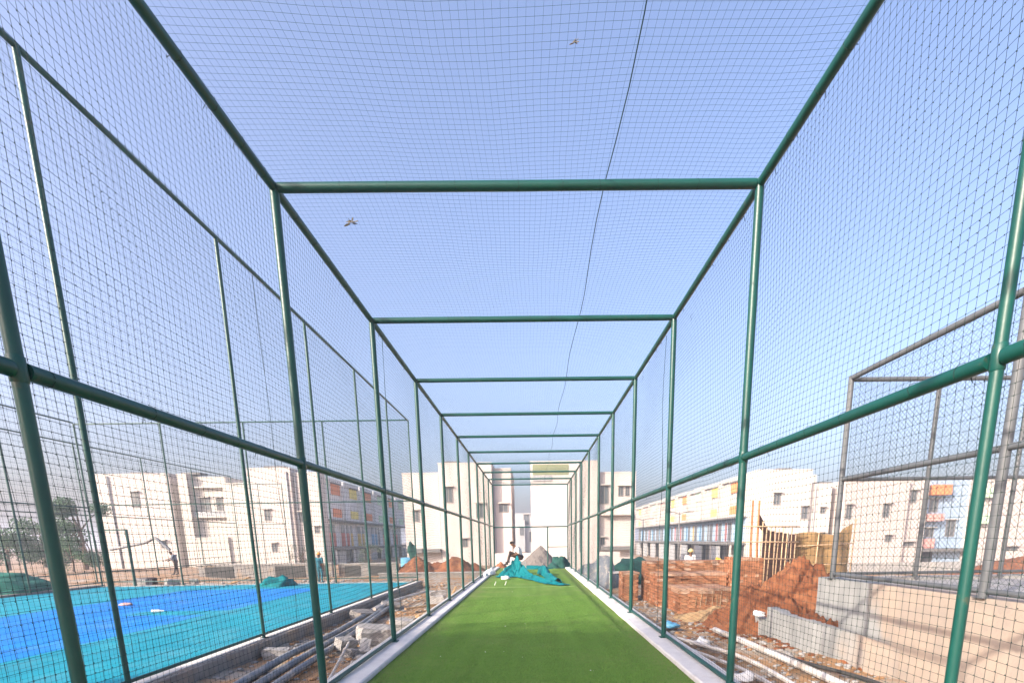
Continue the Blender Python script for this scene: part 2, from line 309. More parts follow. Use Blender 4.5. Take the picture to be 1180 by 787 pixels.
def strands(P, A, B, r):
    """P (L,N,3) polylines -> three-sided strands; A,B unit vectors across."""
    L, Nn, _ = P.shape; ang = np.array([0, 2.094, 4.189])
    off = (np.cos(ang)[:, None]*A + np.sin(ang)[:, None]*B)*r
    V = (P[:, :, None, :] + off[None, None]).reshape(-1, 3)
    i = np.arange(L)[:, None, None]; j = np.arange(Nn-1)[None, :, None]; k = np.arange(3)[None, None, :]; k2 = (k+1) % 3
    b = (i*Nn + j)*3
    F = np.stack([b+k, b+k2, b+3+k2, b+3+k], -1).reshape(-1, 4)
    return V, F
def net(name, O, U, Vv, lu, lv, cell, r, m, parent, amp=.02, sag=0, bays=None, knots=None, diag=False, seg=.5):
    """A knotted net hung between O, O+U*lu, O+V*lv, its strands real three-sided cords with slack."""
    O = np.array(O, float); U = np.array(U, float); W_ = np.array(Vv, float); Nn = np.cross(U, W_)
    ph = RNG.random(8)*6.28
    def place(u, v):
        w = (np.sin(u*1.7+ph[0]+.6*np.sin(v*1.3+ph[1]))*.5 + np.sin(v*2.3+ph[2]+u*.7)*.5)*amp
        du = np.sin(v*3.1+u*.9+ph[3])*.008 + np.sin(v*9.3+u*2.1+ph[5])*.004
        dv = np.sin(u*2.7+v*.8+ph[4])*.010 + np.sin(u*8.1+v*2.9+ph[6])*.004
        if bays:
            s_ = np.sin(np.pi*(((u-bays[0]) % bays[1])/bays[1])); w = w + sag*s_*np.sin(np.pi*np.clip(v/lv, 0, 1)); dv = dv + .012*s_*np.sin(v*4)
        return O + (u+du)[..., None]*U + (v+dv)[..., None]*W_ + w[..., None]*Nn
    VV, FF = [], []; base = 0
    def push(u, v, A):
        nonlocal base
        A_, F_ = strands(place(u, v), A, Nn, r); VV.append(A_); FF.append(F_+base); base += len(A_)
    if diag:
        n = 14; s2 = cell*1.414
        for sg in (1, -1):
            us, ue = [], []
            for c in np.arange(-lv, lu+lv, s2):
                pts = []
                # line u = c + sg*v
                t0, t1 = 0, lv
                if sg > 0: t0, t1 = max(t0, -c), min(t1, lu-c)
                else: t0, t1 = max(t0, c-lu), min(t1, c)
                if t1-t0 < .03: continue
                us.append((c+sg*t0, t0)); ue.append((c+sg*t1, t1))
            us, ue = np.array(us), np.array(ue); t = np.linspace(0, 1, n)[None, :, None]
            q = us[:, None]*(1-t)+ue[:, None]*t
            push(q[..., 0], q[..., 1], (U - sg*W_)/1.414)
    else:
        uu = np.arange(0, lu+1e-6, cell); vv = np.arange(0, lv+1e-6, cell)
        a = np.linspace(0, lv, max(2, int(lv/seg)+1)); b = np.linspace(0, lu, max(2, int(lu/seg)+1))
        push(np.repeat(uu[:, None], len(a), 1), np.repeat(a[None], len(uu), 0), U)
        push(np.repeat(b[None], len(vv), 0), np.repeat(vv[:, None], len(b), 1), W_)
        if knots:
            gu, gv = np.meshgrid(uu[(uu >= knots[0]) & (uu < knots[1])], vv, indexing='ij')
            C_ = place(gu.ravel(), gv.ravel()); k = r*3.5
            d = np.array([U*k, W_*k, -U*k, -W_*k, Nn*k, -Nn*k])
            V_ = (C_[:, None] + d[None]).reshape(-1, 3); i = np.arange(len(C_))[:, None, None]*6
            f = np.array([(0, 1, 4), (1, 2, 4), (2, 3, 4), (3, 0, 4), (1, 0, 5), (2, 1, 5), (3, 2, 5), (0, 3, 5)])
            f4 = np.concatenate([f, f[:, 2:]], 1)
            T = (i+f[None]).reshape(-1, 3)
            me = np_mesh('knots', V_, T); ko = link_mesh('net_knots', me, m, parent); ko['kind'] = 'stuff'
    me = np_mesh(name, np.concatenate(VV), np.concatenate(FF))
    o = link_mesh(name, me, m, parent)
    return o

# ------------------------------------------------------------------ the ground
def ground_z(x, y):
    sm = lambda a, b, t: (lambda q: q*q*(3-2*q))(min(1, max(0, (t-a)/(b-a))))
    zr = -.45 - .35*sm(16, 26, y) - 1.4*sm(28, 50, y)
    zl = -.42 - .15*sm(20, 30, y) - .6*sm(30, 58, y)
    if x < -19.6: zl = -.42 + .25*sm(-20, -24, x)*0 - .7*sm(30, 58, y)
    t = sm(-3, 3, x); return zl*(1-t) + zr*t
xs = sorted(set([round(v, 3) for v in np.concatenate([np.arange(-5.2, 9.4, .13), -5.2-np.geomspace(.3, 700, 42), 9.4+np.geomspace(.3, 700, 42)])]))
ys = sorted(set([round(v, 3) for v in np.concatenate([np.arange(3, 16, .13), np.arange(16, 34, .35), 34+np.geomspace(.5, 1500, 34), 3-np.geomspace(.4, 300, 20)])]))
V, F = [], []
for y in ys:
    for x in xs:
        z = ground_z(x, y)
        near = 1 if (-5 < x < 9 and y < 30) else .5
        z += (noise.noise((x*.55, y*.55, 3))*.07 + noise.noise((x*2.1, y*2.1, 1))*.05 + noise.noise((x*6, y*6, 5))*.025)*near
        if 2.2 < x < 3.0 or -2.9 < x < -2.2: z = min(z, -.3)
        V.append((x, y, z))
nx = len(xs)
F = [(j*nx+i, j*nx+i+1, (j+1)*nx+i+1, (j+1)*nx+i) for j in range(len(ys)-1) for i in range(nx-1)]
g = link_mesh('ground', np_mesh('ground', V, F), M['soil'], base=(0, 0, 0), smooth=True); tag(g, kind='structure')

# turf strip, kerbs
tb = MB().box(-1.86, 1.86, -3, 27.85, -.5, 0).build('turf_strip', M['turf'], base=(0, 0, 0)); tag(tb, kind='structure')
nb = 90000
bx = RNG.uniform(-1.85, 1.85, nb); by = 4.6 + 9*RNG.random(nb)**1.6; an = RNG.uniform(0, 6.28, nb)
hh = RNG.uniform(.009, .02, nb); wd = .0035
dx, dy = np.cos(an)*wd, np.sin(an)*wd; lx, ly = RNG.normal(0, .006, nb), RNG.normal(.004, .006, nb)
Vb = np.stack([np.stack([bx-dx, by-dy, np.zeros(nb)], 1), np.stack([bx+dx, by+dy, np.zeros(nb)], 1), np.stack([bx+lx, by+ly, hh], 1)], 1).reshape(-1, 3)
gb = link_mesh('turf_blades', np_mesh('turf_blades', Vb, np.arange(nb*3).reshape(-1, 3)), M['blade'], base=(0, 0, 0)); tag(gb, 'short green artificial grass pile covering the strip inside the cage', 'artificial grass', kind='stuff')


def kerb(x0, x1, y0, y1, z0, z1, name='kerb', m='kerb', wob=.012, n=110):
    b = MB(); V = []; prof = [(x0, z0), (x0, z1-.015), (x0+.015, z1), ((x0+x1)/2, z1+.004), (x1-.015, z1), (x1, z1-.015), (x1, z0)]
    for j in range(n+1):
        y = y0+(y1-y0)*j/n
        for k, (px, pz) in enumerate(prof):
            w = noise.noise((px*9, y*1.9, pz*7))*wob
            V.append((px+w, y, pz+(w*.6 if 0 < k < 6 else 0)))
    p = len(prof)
    F = [(j*p+k, (j+1)*p+k, (j+1)*p+k+1, j*p+k+1) for j in range(n) for k in range(p-1)]
    F += [tuple(range(p)), tuple(n*p+k for k in range(p-1, -1, -1))]
    b.add(V, F); o = b.build(name, M[m], base=(x0, y0, 0)); auto_smooth(o, 30); tag(o, kind='structure'); return o
kerb(1.86, 2.3, -3, 28.1, -.6, .06); kerb(-2.3, -1.86, -3, 28.1, -.6, .06)

# ------------------------------------------------------------------ the cage
W2, H, MID, Y0, BAY = 2.1, 4.594, 2.332, 2.2165, 2.5364
YE = Y0+10*BAY; YS = Y0-BAY
PR = .0375
cage = thing('practice_net_cage', 'long green pipe cricket cage with roof and side nets over the turf strip', 'net cage', (0, Y0, .06))
gp = M['green_pipe']
for k in range(-1, 11):
    y = Y0+k*BAY
    for s in (-1, 1):
        pr = PR if k > 0 else (.028 if s < 0 else .025)
        p = pipe('post', (s*W2, y, .062), (s*W2, y, H+.03), pr, gp, cage)
        MB().box(s*W2-.062, s*W2+.062, y-.062, y+.062, .062, .074).build('base_plate', gp, p)
        b_ = MB()
        b_.tube([(s*W2, y, MID-.055), (s*W2, y, MID-.05), (s*W2, y, MID+.05), (s*W2, y, MID+.055)], [pr+.001, pr+.004, pr+.004, pr+.001], 14)
        auto_smooth(b_.build('weld_collar', gp, p), 50)
    pipe('roof_beam', (-W2+PR, y, H), (W2-PR, y, H), PR, gp, cage)
for s in (-1, 1):
    for k in range(-1, 10):
        a, b = Y0+k*BAY, Y0+(k+1)*BAY
        pipe('top_rail', (s*W2, a+PR*.9, H), (s*W2, b-PR*.9, H), PR*.98, gp, cage)
        pipe('mid_rail', (s*W2, a+PR*.9, MID+random.uniform(-.006, .006)), (s*W2, b-PR*.9, MID+random.uniform(-.006, .006)), PR*.95, gp, cage)
        pipe('bottom_rail', (s*(W2+.02), a+PR*.9, .1), (s*(W2+.02), b-PR*.9, .1), .027, gp, cage, 10)
# far end frame: cross rail, door post and short rail
pipe('end_rail', (-W2+PR, YE, 2.29), (W2-PR, YE, 2.29), .034, gp, cage)
pipe('door_post', (.95, YE, .06), (.95, YE, 2.29-.034), .038, gp, cage)
pipe('end_rail', (.95+.038, YE, 1.16), (W2-PR, YE, 1.16), .022, gp, cage)
NL = YE-YS
bays = (0, BAY)
net('side_net', (-W2-.05, YS, .06), (0, 1, 0), (0, 0, 1), NL, H-.03, .05, .00108, M['net'], cage, amp=.035, bays=bays, knots=(2, 11.5))
net('side_net', (W2+.05, YS, .06), (0, 1, 0), (0, 0, 1), NL, H-.03, .05, .00108, M['net'], cage, amp=.035, bays=bays, knots=(2, 11.5))
net('roof_net', (W2, YS, H+.045), (0, 1, 0), (-1, 0, 0), NL, 2*W2, .05, .0008, M['net_green'], cage, amp=.018, sag=-.055, bays=bays, seg=.32)
rope = [(.765+.02*math.sin(i*.9), YS+NL*i/60, H+.04-.025*abs(math.sin(math.pi*i*NL/60/BAY))) for i in range(61)]
MB().tube(rope, .004, 6).build('seam_rope', M['net_green'], cage)
for s in (-1, 1):   # the seam cords where two widths of side net are laced together
    for y in (7.9, 15.4):
        MB().tube([(s*(W2+.05)+.01*math.sin(z*3), y+.03*math.sin(z*2.1), z) for z in np.linspace(.1, H, 14)], .004, 5).build('seam_rope', M['net_green'], cage)

tb_ = MB()
for s in (-1, 1):
    for z in (H, MID):
        y = YS
        while y < 16:
            y += random.uniform(.28, .6); q = PR+.0015; w_ = random.uniform(-.015, .015)
            tb_.tube([(s*W2+q*math.cos(t), y+w_*math.sin(t), z+q*math.sin(t)) for t in np.linspace(0, 6.0, 9)], .0016, 4)
            tb_.tube([(s*W2+s*q, y, z), (s*(W2+.052), y+random.uniform(-.02, .02), z-random.uniform(.0, .06))], .0022, 4)
for k in range(0, 6):
    x = -W2
    while x < W2-.3:
        x += random.uniform(.3, .6); q = PR+.0015; y = Y0+k*BAY
        tb_.tube([(x+random.uniform(-.01, .01), y+q*math.cos(t), H+q*math.sin(t)) for t in np.linspace(0, 6.0, 9)], .0016, 4)
tie = tb_.build('net_ties', M['net'], cage); tie['kind'] = 'stuff'

def twig(label, x, y, z, s, rz):
    b = MB(); c, si = math.cos(rz), math.sin(rz)
    P = lambda u, v, w=0: (x+(u*c-v*si)*s, y+(u*si+v*c)*s, z+w*s)
    b.tube([P(0, 0), P(.09, -.02, .01), P(.2, -.02)], .004*s+.001, 5)
    b.tube([P(.1, -.02, .01), P(.13, -.09)], .003, 5)
    for u0, v0, u1, v1, wd in ((-.02, 0, .10, -.01, .02), (.10, -.02, .17, .02, .012), (.13, -.03, .20, -.10, .011), (.05, -.05, .17, -.055, .009)):
        mx, my = (u0+u1)/2, (v0+v1)/2; nx_, ny_ = -(v1-v0), (u1-u0); l = math.hypot(nx_, ny_); nx_, ny_ = nx_/l*wd, ny_/l*wd
        b.add([P(u0, v0), P(mx+nx_, my+ny_, .012), P(u1, v1), P(mx-nx_, my-ny_, .004), P(mx, my, -.01)], [(0, 4, 1), (1, 4, 2), (2, 4, 3), (3, 4, 0)])
    tag(b.build('dry_twig', M['dry_leaf']), label, 'twig')
twig('dry leafy twig caught on the roof net near the left top rail', -1.72, 5.36, H+.052, .85, -.35)
twig('small faint twig lying on the roof net right of the middle', .36, 3.62, H+.052, .3, -.2)

# ------------------------------------------------------------------ blue court, kerb and its fence
FX, FZ, FT = -5.05, -.17, 6.55
ct = MB().box(-19.1, -5.1, -3, 21.35, -.9, -.2).build('court', M['court'], base=(-12.1, 9.2, 0)); tag(ct, kind='structure')
kerb(-5.17, -4.88, -3, 21.6, -.8, FZ, 'court_kerb', 'old_concrete', .02)
kc = MB().box(-5.175, -4.99, -3, 21.6, FZ-.012, FZ+.012).build('kerb_coping', M['kerb']); tag(kc, kind='structure')
k2 = MB().box(-19.1, -5.17, 21.352, 21.62, -.9, -.165).build('court_kerb', M['concrete']); tag(k2, kind='structure')
k3 = MB().box(-19.4, -19.102, -3, 21.6, -.9, -.12).build('court_kerb', M['old_concrete']); tag(k3, kind='structure')
fence = thing('court_fence', 'tall green pipe fence with netting around the blue court', 'fence', (-12, 9, FZ))
fp = M['green_pipe']
NEARY = [21.3-3.09*k for k in range(8)]
for y in NEARY: 
    p = pipe('post', (FX, y, FZ), (FX, y, FT+.02), .031, fp, fence, 12)
    MB().box(FX-.065, FX+.065, y-.065, y+.065, FZ, FZ+.012).build('base_plate', fp, p)
for y in [21.3-3.07*k for k in range(1, 8)]: pipe('post', (-18.95, y, -.12), (-18.95, y, FT+.1), .034, fp, fence, 10)
for x in (-18.95, -15.4, -11.95, -8.65): pipe('post', (x, 21.3, -.165), (x, 21.3, FT+(.05 if x < -10 else 0)), .034, fp, fence, 10)
for i in range(7):
    pipe('top_rail', (FX, NEARY[i+1]+.02, FT), (FX, NEARY[i]-.02, FT), .033, fp, fence, 12)
    pipe('bottom_rail', (FX-.01, NEARY[i+1]+.03, FZ+.07), (FX-.01, NEARY[i]-.03, FZ+.07), .026, fp, fence, 10)
for z, r in ((FT+.03, .03), (3.3, .026), (.02, .022)):
    pipe('cross_rail', (-18.93, 21.3, z), (FX-.036, 21.3, z), r, fp, fence, 10)
for z, r in ((FT+.08, .03), (3.2, .026), (.0, .022)):
    pipe('cross_rail', (-18.95, -2, z), (-18.95, 21.27, z), r, fp, fence, 10)
net('fence_net', (FX-.04, -.2, FZ+.06), (0, 1, 0), (0, 0, 1), 21.4, FT-FZ-.08, .055, .00105, M['net'], fence, amp=.03, bays=(.0, 3.09), knots=(4, 13))
net('fence_net', (-18.9, 21.26, -.1), (1, 0, 0), (0, 0, 1), 13.85, FT+.1, .075, .0012, M['net'], fence, amp=.02, seg=1.2)
net('fence_net', (-18.99, 3, -.1), (0, 1, 0), (0, 0, 1), 18.3, FT+.15, .075, .0012, M['net'], fence, amp=.02, seg=1.2)
gate = [(-18.55, -17.42)]
gt = pipe('gate_post', (-18.5, 21.2, -.16), (-18.5, 21.2, 2.28), .04, fp, fence, 10)
pipe('gate_post', (-17.42, 21.2, -.16), (-17.42, 21.2, 2.28), .05, fp, fence, 10)
pipe('gate_rail', (-18.46, 21.2, 2.26), (-17.47, 21.2, 2.26), .035, fp, fence, 10)
cord = [(FX+.03+.02*math.sin(z*2), 10.2+.05*math.sin(z*1.4)-z*.05, z) for z in np.linspace(FZ+.05, FT-.1, 26)]
MB().tube(cord, .005, 5).build('seam_rope', M['net'], fence)

f2 = thing('court_fence', 'second green pipe fence of taller posts beyond the far side of the blue court', 'fence', (-25, 28, -.4))
for y in (14.0, 18.6, 23.2, 27.8, 32.4, 37.0, 41.7):
    pipe('post', (-25, y, -.5), (-25, y, 7.12), .036, fp, f2, 10)
for z, r in ((7.12, .036), (3.3, .028), (.1, .03)): pipe('cross_rail', (-25, 6, z), (-25, 41.7, z), r, fp, f2, 10)
for x in (-23.0, -21.0): pipe('post', (x, 42, -.6), (x, 42, 6.5), .036, fp, f2, 10)
for z in (6.5, 3.2): pipe('cross_rail', (-25, 42, z), (-21, 42, z), .03, fp, f2, 10)
net('fence_net', (-25.04, 12, 0), (0, 1, 0), (0, 0, 1), 29.7, 7.1, .12, .0014, M['net'], f2, amp=.02, seg=2)

# things on the court
b = MB().tube([(-10.3, 12.97, -.165), (-10.1, 12.97, -.165), (-10.06, 12.97, -.165), (-9.98, 12.97, -.165)], [.038, .038, .016, .014], 10)
o = auto_smooth(b.build('plastic_bottle', M['white_plastic'])); tag(o, 'white plastic bottle lying on the blue paint', 'bottle')
b = MB(); b.ball((-12.35, 14.6, -.17), (.2, .12, .05), 12, 6, jit=.3, seed=3)
tag(b.build('crumpled_rag', M['cloth_pink'], smooth=True), 'pinkish crumpled rag lying on the blue paint near the court gate', 'rag')
def lump(name, c, r, m, label, cat, seed, nu=28, nv=16, fold=.28, group=None, flat=True):
    b = MB(); b.ball((0, 0, 0), 1, nu, nv); vs = []
    for p in b.v:
        v = Vector(p); n1 = noise.noise(v*1.4+Vector((seed, 0, 0)))*fold*1.6 + abs(noise.noise(v*3.6+Vector((0, seed, 0))))*fold
        q = v*(1+n1); vs.append((c[0]+q.x*r[0], c[1]+q.y*r[1], c[2]+max(q.z, -.15 if flat else -9)*r[2]))
    b.v = vs; return tag(b.build(name, M[m], smooth=True), label, cat, group)
lump('tarp_bundle', (-10.85, 20.5, -.17), (.62, .45, .34), 'tarp_teal', 'heaped teal net bundle on the far edge of the blue court', 'net bundle', 5, 36, 20, .35)
lump('tarp_heap', (-21.3, 19.0, -.35), (2.0, 2.3, .85), 'tarp_mid', 'low green tarpaulin heap outside the far left side of the court', 'tarpaulin', 9, 36, 20, .3)

# stones -------------------------------------------------------------
def rock_mesh(seed, sub=1):
    b = MB(); b.ball((0, 0, 0), 1, 7, 5); rr = random.Random(seed); vs = []
    for p in b.v:
        v = Vector(p); q = v*(.75+.5*rr.random()); vs.append((q.x, q.y, max(-.5, min(.7, q.z))))
    b.v = vs; me = bpy.data.meshes.new('rock'); me.from_pydata(b.v, [], b.f); return me
ROCKS = [rock_mesh(i) for i in range(6)]
ra = []
for me in ROCKS:
    v = np.empty(len(me.vertices)*3, np.float32); me.vertices.foreach_get('co', v); v = v.reshape(-1, 3)
    tri = []
    for p in me.polygons:
        q = list(p.vertices)
        for i in range(1, len(q)-1): tri.append((q[0], q[i], q[i+1]))
    ra.append((v, np.array(tri)))
def scatter(name, n, region, size, m, label, cat, zf=None, flat=.6):
    VV, FF, base = [], [], 0
    for i in range(n):
        x, y = region(); s = size*(.35+1.3*random.random()**2.5); v, t = ra[random.randrange(6)]
        a = random.random()*6.28; c, si = math.cos(a), math.sin(a)
        z = (zf or gz)(x, y)
        q = np.stack([x+(v[:, 0]*c-v[:, 1]*si)*s, y+(v[:, 0]*si+v[:, 1]*c)*s*.8, z+v[:, 2]*s*flat+s*.1], 1)
        VV.append(q); FF.append(t+base); base += len(v)
    o = link_mesh(name, np_mesh(name, np.concatenate(VV), np.concatenate(FF)), M[m]); return tag(o, label, cat, kind='stuff')
def gz(x, y): return ground_z(x, y)+noise.noise((x*.55, y*.55, 3))*.07+noise.noise((x*2.1, y*2.1, 1))*.05
scatter('rubble', 1100, lambda: (-random.uniform(2.35, 4.85), random.uniform(5, 27)), .045, 'stone', 'small grey rubble strewn along the trench left of the cage', 'rubble')
scatter('rubble', 1500, lambda: (random.uniform(2.4, 5.2), random.uniform(5, 17)), .04, 'stone', 'small rubble strewn over the soil right of the cage', 'rubble')
scatter('clods', 900, lambda: (random.uniform(2.4, 7.5), random.uniform(5.5, 17)), .04, 'soil', 'brown soil clods scattered right of the cage', 'soil clods')
scatter('clods', 700, lambda: (random.gauss(5.2, .75), random.gauss(10.2, 1.0)), .06, 'red_soil', 'red earth clods strewn over the foot of the red mound', 'soil clods')
scatter('clods', 600, lambda: (-random.uniform(2.4, 4.85), random.uniform(5.5, 24)), .05, 'soil', 'brown soil clods scattered in the trench left of the cage', 'soil clods')
scatter('rubble', 500, lambda: (random.uniform(-20, -5.5), random.uniform(21.7, 27)), .09, 'stone', 'rubble strewn on the ground beyond the court', 'rubble')

scatter('straw_bits', 26, lambda: (random.uniform(-1.7, 1.7), random.uniform(5, 16)), .007, 'white_plastic', 'tiny pale specks of litter on the turf', 'litter specks', zf=lambda x, y: .012)
def chunk(c, h, rot, label, m='stone', group='broken concrete chunks'):
    b = MB(); b.obox((0, 0, 0), (1, 1, 1), (0, 0, 0)); n = 5; vs, fs = [], []
    b = MB()
    # subdivided, chipped block
    for ax in range(3):
        for sg in (-1, 1):
            base = len(b.v); g = []
            for i in range(n):
                for j in range(n):
                    p = [0, 0, 0]; p[ax] = sg; p[(ax+1) % 3] = -1+2*i/(n-1); p[(ax+2) % 3] = -1+2*j/(n-1)
                    v = Vector(p); v *= 1-.12*max(0, (v.length-1.25)); s_ = c[0]*7+c[1]*3
                    v += noise.noise_vector(v*1.3+Vector((s_, 0, 0)))*.22
                    g.append(v)
            b.add(g, [(i*n+j, (i+1)*n+j, (i+1)*n+j+1, i*n+j+1) if sg > 0 else (i*n+j, i*n+j+1, (i+1)*n+j+1, (i+1)*n+j) for i in range(n-1) for j in range(n-1)])
    mt = Matrix.Rotation(rot[2], 3, 'Z') @ Matrix.Rotation(rot[1], 3, 'Y') @ Matrix.Rotation(rot[0], 3, 'X')
    b.v = [tuple(Vector(c) + mt @ Vector((v[0]*h[0], v[1]*h[1], v[2]*h[2]))) for v in (Vector(q) for q in b.v)]
    return tag(b.build('concrete_chunk', M[m]), label, 'concrete chunk', group)
chunk((-3.02, 9.25, -.2), (.34, .22, .17), (.1, .15, .5), 'largest pale concrete slab tilted on the rubble left of the second cage post')
chunk((-2.72, 9.95, -.18), (.24, .2, .17), (0, .1, .2), 'square grey concrete block behind the left second cage post')
chunk((-3.45, 8.75, -.27), (.16, .13, .11), (.2, .1, .9), 'small pale concrete block at the left end of the rubble pile')
chunk((-2.98, 8.45, -.3), (.09, .16, .1), (.6, .2, .3), 'upright concrete shard in front of the tilted slab')
chunk((-3.15, 8.25, -.34), (.13, .1, .08), (.1, .3, 1.2), 'angular concrete shard at the front of the rubble pile')
chunk((-4.62, 8.5, -.38), (.2, .14, .1), (0, .1, .3), 'lone grey stone beside the court kerb, nearest the camera', group='broken concrete chunks')
chunk((-4.45, 12.6, -.32), (.28, .2, .12), (.2, .1, 1), 'dark broken stone slab leaning by the court kerb mid way', 'old_concrete')
chunk((-4.2, 14.2, -.33), (.26, .22, .14), (.1, .2, .4), 'farther broken stone slab by the court kerb', 'old_concrete')
chunk((-3.0, 15.2, -.25), (.22, .12, .12), (0, 0, .1), 'pale concrete block among wood scraps far along the trench')
chunk((-3.3, 16.8, -.25), (.3, .14, .12), (0, 0, .4), 'farthest pale concrete block lying in the trench')
scatter('rubble', 130, lambda: (random.gauss(-3.05, .22), random.gauss(8.65, .38)), .075, 'stone', 'crushed grey concrete pile around the tilted slab left of the cage', 'rubble')
for k, (x, y, s, lb) in enumerate([(-17.9, 22.2, .3, 'pale stone just right of the court gate'), (-16.4, 22.0, .26, 'pale stone block at the far edge of the court'), (-15.6, 22.3, .2, 'small pale stone farthest right of the court gate')]):
    chunk((x, y, -.1), (s, s*.7, s*.6), (0, .1, k), lb, group='stones beyond the court')

# pipes --------------------------------------------------------------
def hose(name, label, pts, r, m, cat='pipe', group=None, n=10):
    P = [Vector(p) for p in pts]; out = []
    for i in range(len(P)-1):
        p0, p1, p2, p3 = P[max(i-1, 0)], P[i], P[i+1], P[min(i+2, len(P)-1)]
        for k in range(8):
            t = k/8; out.append(.5*((2*p1)+(p2-p0)*t+(2*p0-5*p1+4*p2-p3)*t*t+(3*p1-p0-3*p2+p3)*t**3))
    out.append(P[-1])
    o = auto_smooth(MB().tube(out, r, n).build(name, M[m]), 50); return tag(o, label, cat, group)
G = 'grey pipes in the trench'
hose('plastic_pipe', 'grey plastic pipe nearest the court kerb in the trench', [(-3.95, 5.6, -.33), (-4.2, 8.2, -.32), (-4.2, 10.4, -.31), (-4.75, 16.3, -.30)], .062, 'pvc_grey', group=G)
hose('plastic_pipe', 'middle grey plastic pipe of the three in the trench', [(-3.72, 5.6, -.34), (-3.88, 8.2, -.32), (-4.02, 11.4, -.31), (-4.55, 15.8, -.3)], .058, 'pvc_grey', group=G)
hose('plastic_pipe', 'grey plastic pipe nearest the concrete rubble in the trench', [(-3.48, 5.6, -.35), (-3.62, 8.0, -.32), (-3.82, 10.6, -.32), (-4.3, 15.0, -.31)], .055, 'pvc_grey', group=G)
hose('plastic_pipe', 'thin pale pipe crossing the grey pipes beside the cage kerb', [(-2.75, 6.1, -.36), (-3.05, 7.4, -.30), (-3.42, 9.0, -.20)], .022, 'pvc_pale')
hose('timber_strip', 'long pale curved timber strip at the far end of the grey pipes', [(-4.35, 13.2, -.25), (-4.15, 15.2, -.2), (-3.75, 17.4, -.2)], .05, 'pvc_pale', 'timber')
G = 'pale pipes on the right soil'
hose('plastic_pipe', 'long pale pipe lying over the soil right of the cage', [(3.95, 10.0, -.36), (4.0, 8.6, -.34), (4.08, 7.2, -.34), (4.16, 5.4, -.36)], .058, 'pvc_pale', group=G)
hose('plastic_pipe', 'bent cream hose between the cage kerb and the long pale pipe', [(2.75, 9.2, -.32), (3.25, 7.9, -.31), (3.42, 7.0, -.3), (3.46, 5.6, -.33)], .036, 'pvc_pale', group=G)
hose('plastic_pipe', 'short cream hose nearest the right cage kerb', [(2.62, 8.6, -.33), (2.95, 7.3, -.31), (3.12, 6.4, -.3), (3.16, 5.5, -.32)], .03, 'pvc_pale', group=G)
hose('black_hose', 'black hose lying behind the long pale pipe near the wall', [(4.15, 8.6, -.38), (4.3, 7.3, -.37), (4.62, 6.4, -.37), (4.75, 5.4, -.37)], .03, 'black_hose', 'hose')
def plank(label, a, b, w, t, m='timber'):
    a, b = Vector(a), Vector(b); d = b-a; L_ = d.length
    bb = MB().obox((a+b)/2, (L_/2, w/2, t/2), (0, -math.asin(d.z/L_), math.atan2(d.y, d.x)))
    tag(bb.build('wood_scrap', M[m]), label, 'wood scrap', 'wood scraps in the trench')
plank('weathered timber plank lying across the trench left of the cage', (-3.5, 13.2, -.25), (-2.45, 14.1, -.22), .12, .04)
plank('short ochre timber piece near the cage kerb in the trench', (-2.9, 12.1, -.3), (-2.5, 12.7, -.25), .14, .08)
plank('upright leaning timber piece far along the trench', (-2.75, 16.2, -.35), (-2.55, 16.3, .05), .12, .05)
plank('timber plank on the ground at the far side of the court', (-14.6, 23.2, -.3), (-13.2, 22.6, .05), .16, .05, 'timber')
# litter by the right kerb
for k, (x, y, s, lb, m) in enumerate([(3.1, 10.4, .16, 'blue plastic scrap by the right kerb before the brick stacks', 'blue_plastic'), (3.15, 8.6, .14, 'white crumpled bag in the soil beside the second right cage post', 'white_plastic'),
                                      (4.75, 9.75, .12, 'white crumpled paper at the end of the low rough wall', 'white_plastic'), (3.0, 6.4, .13, 'pale blue crumpled bag by the right cage kerb', 'white_plastic')]):
    lump('crumpled_bag', (x, y, -.36 if k != 2 else -.02), (s, s*.8, s*.7), m, lb, 'litter', 30+k, 16, 10, .4, 'litter on the right soil')

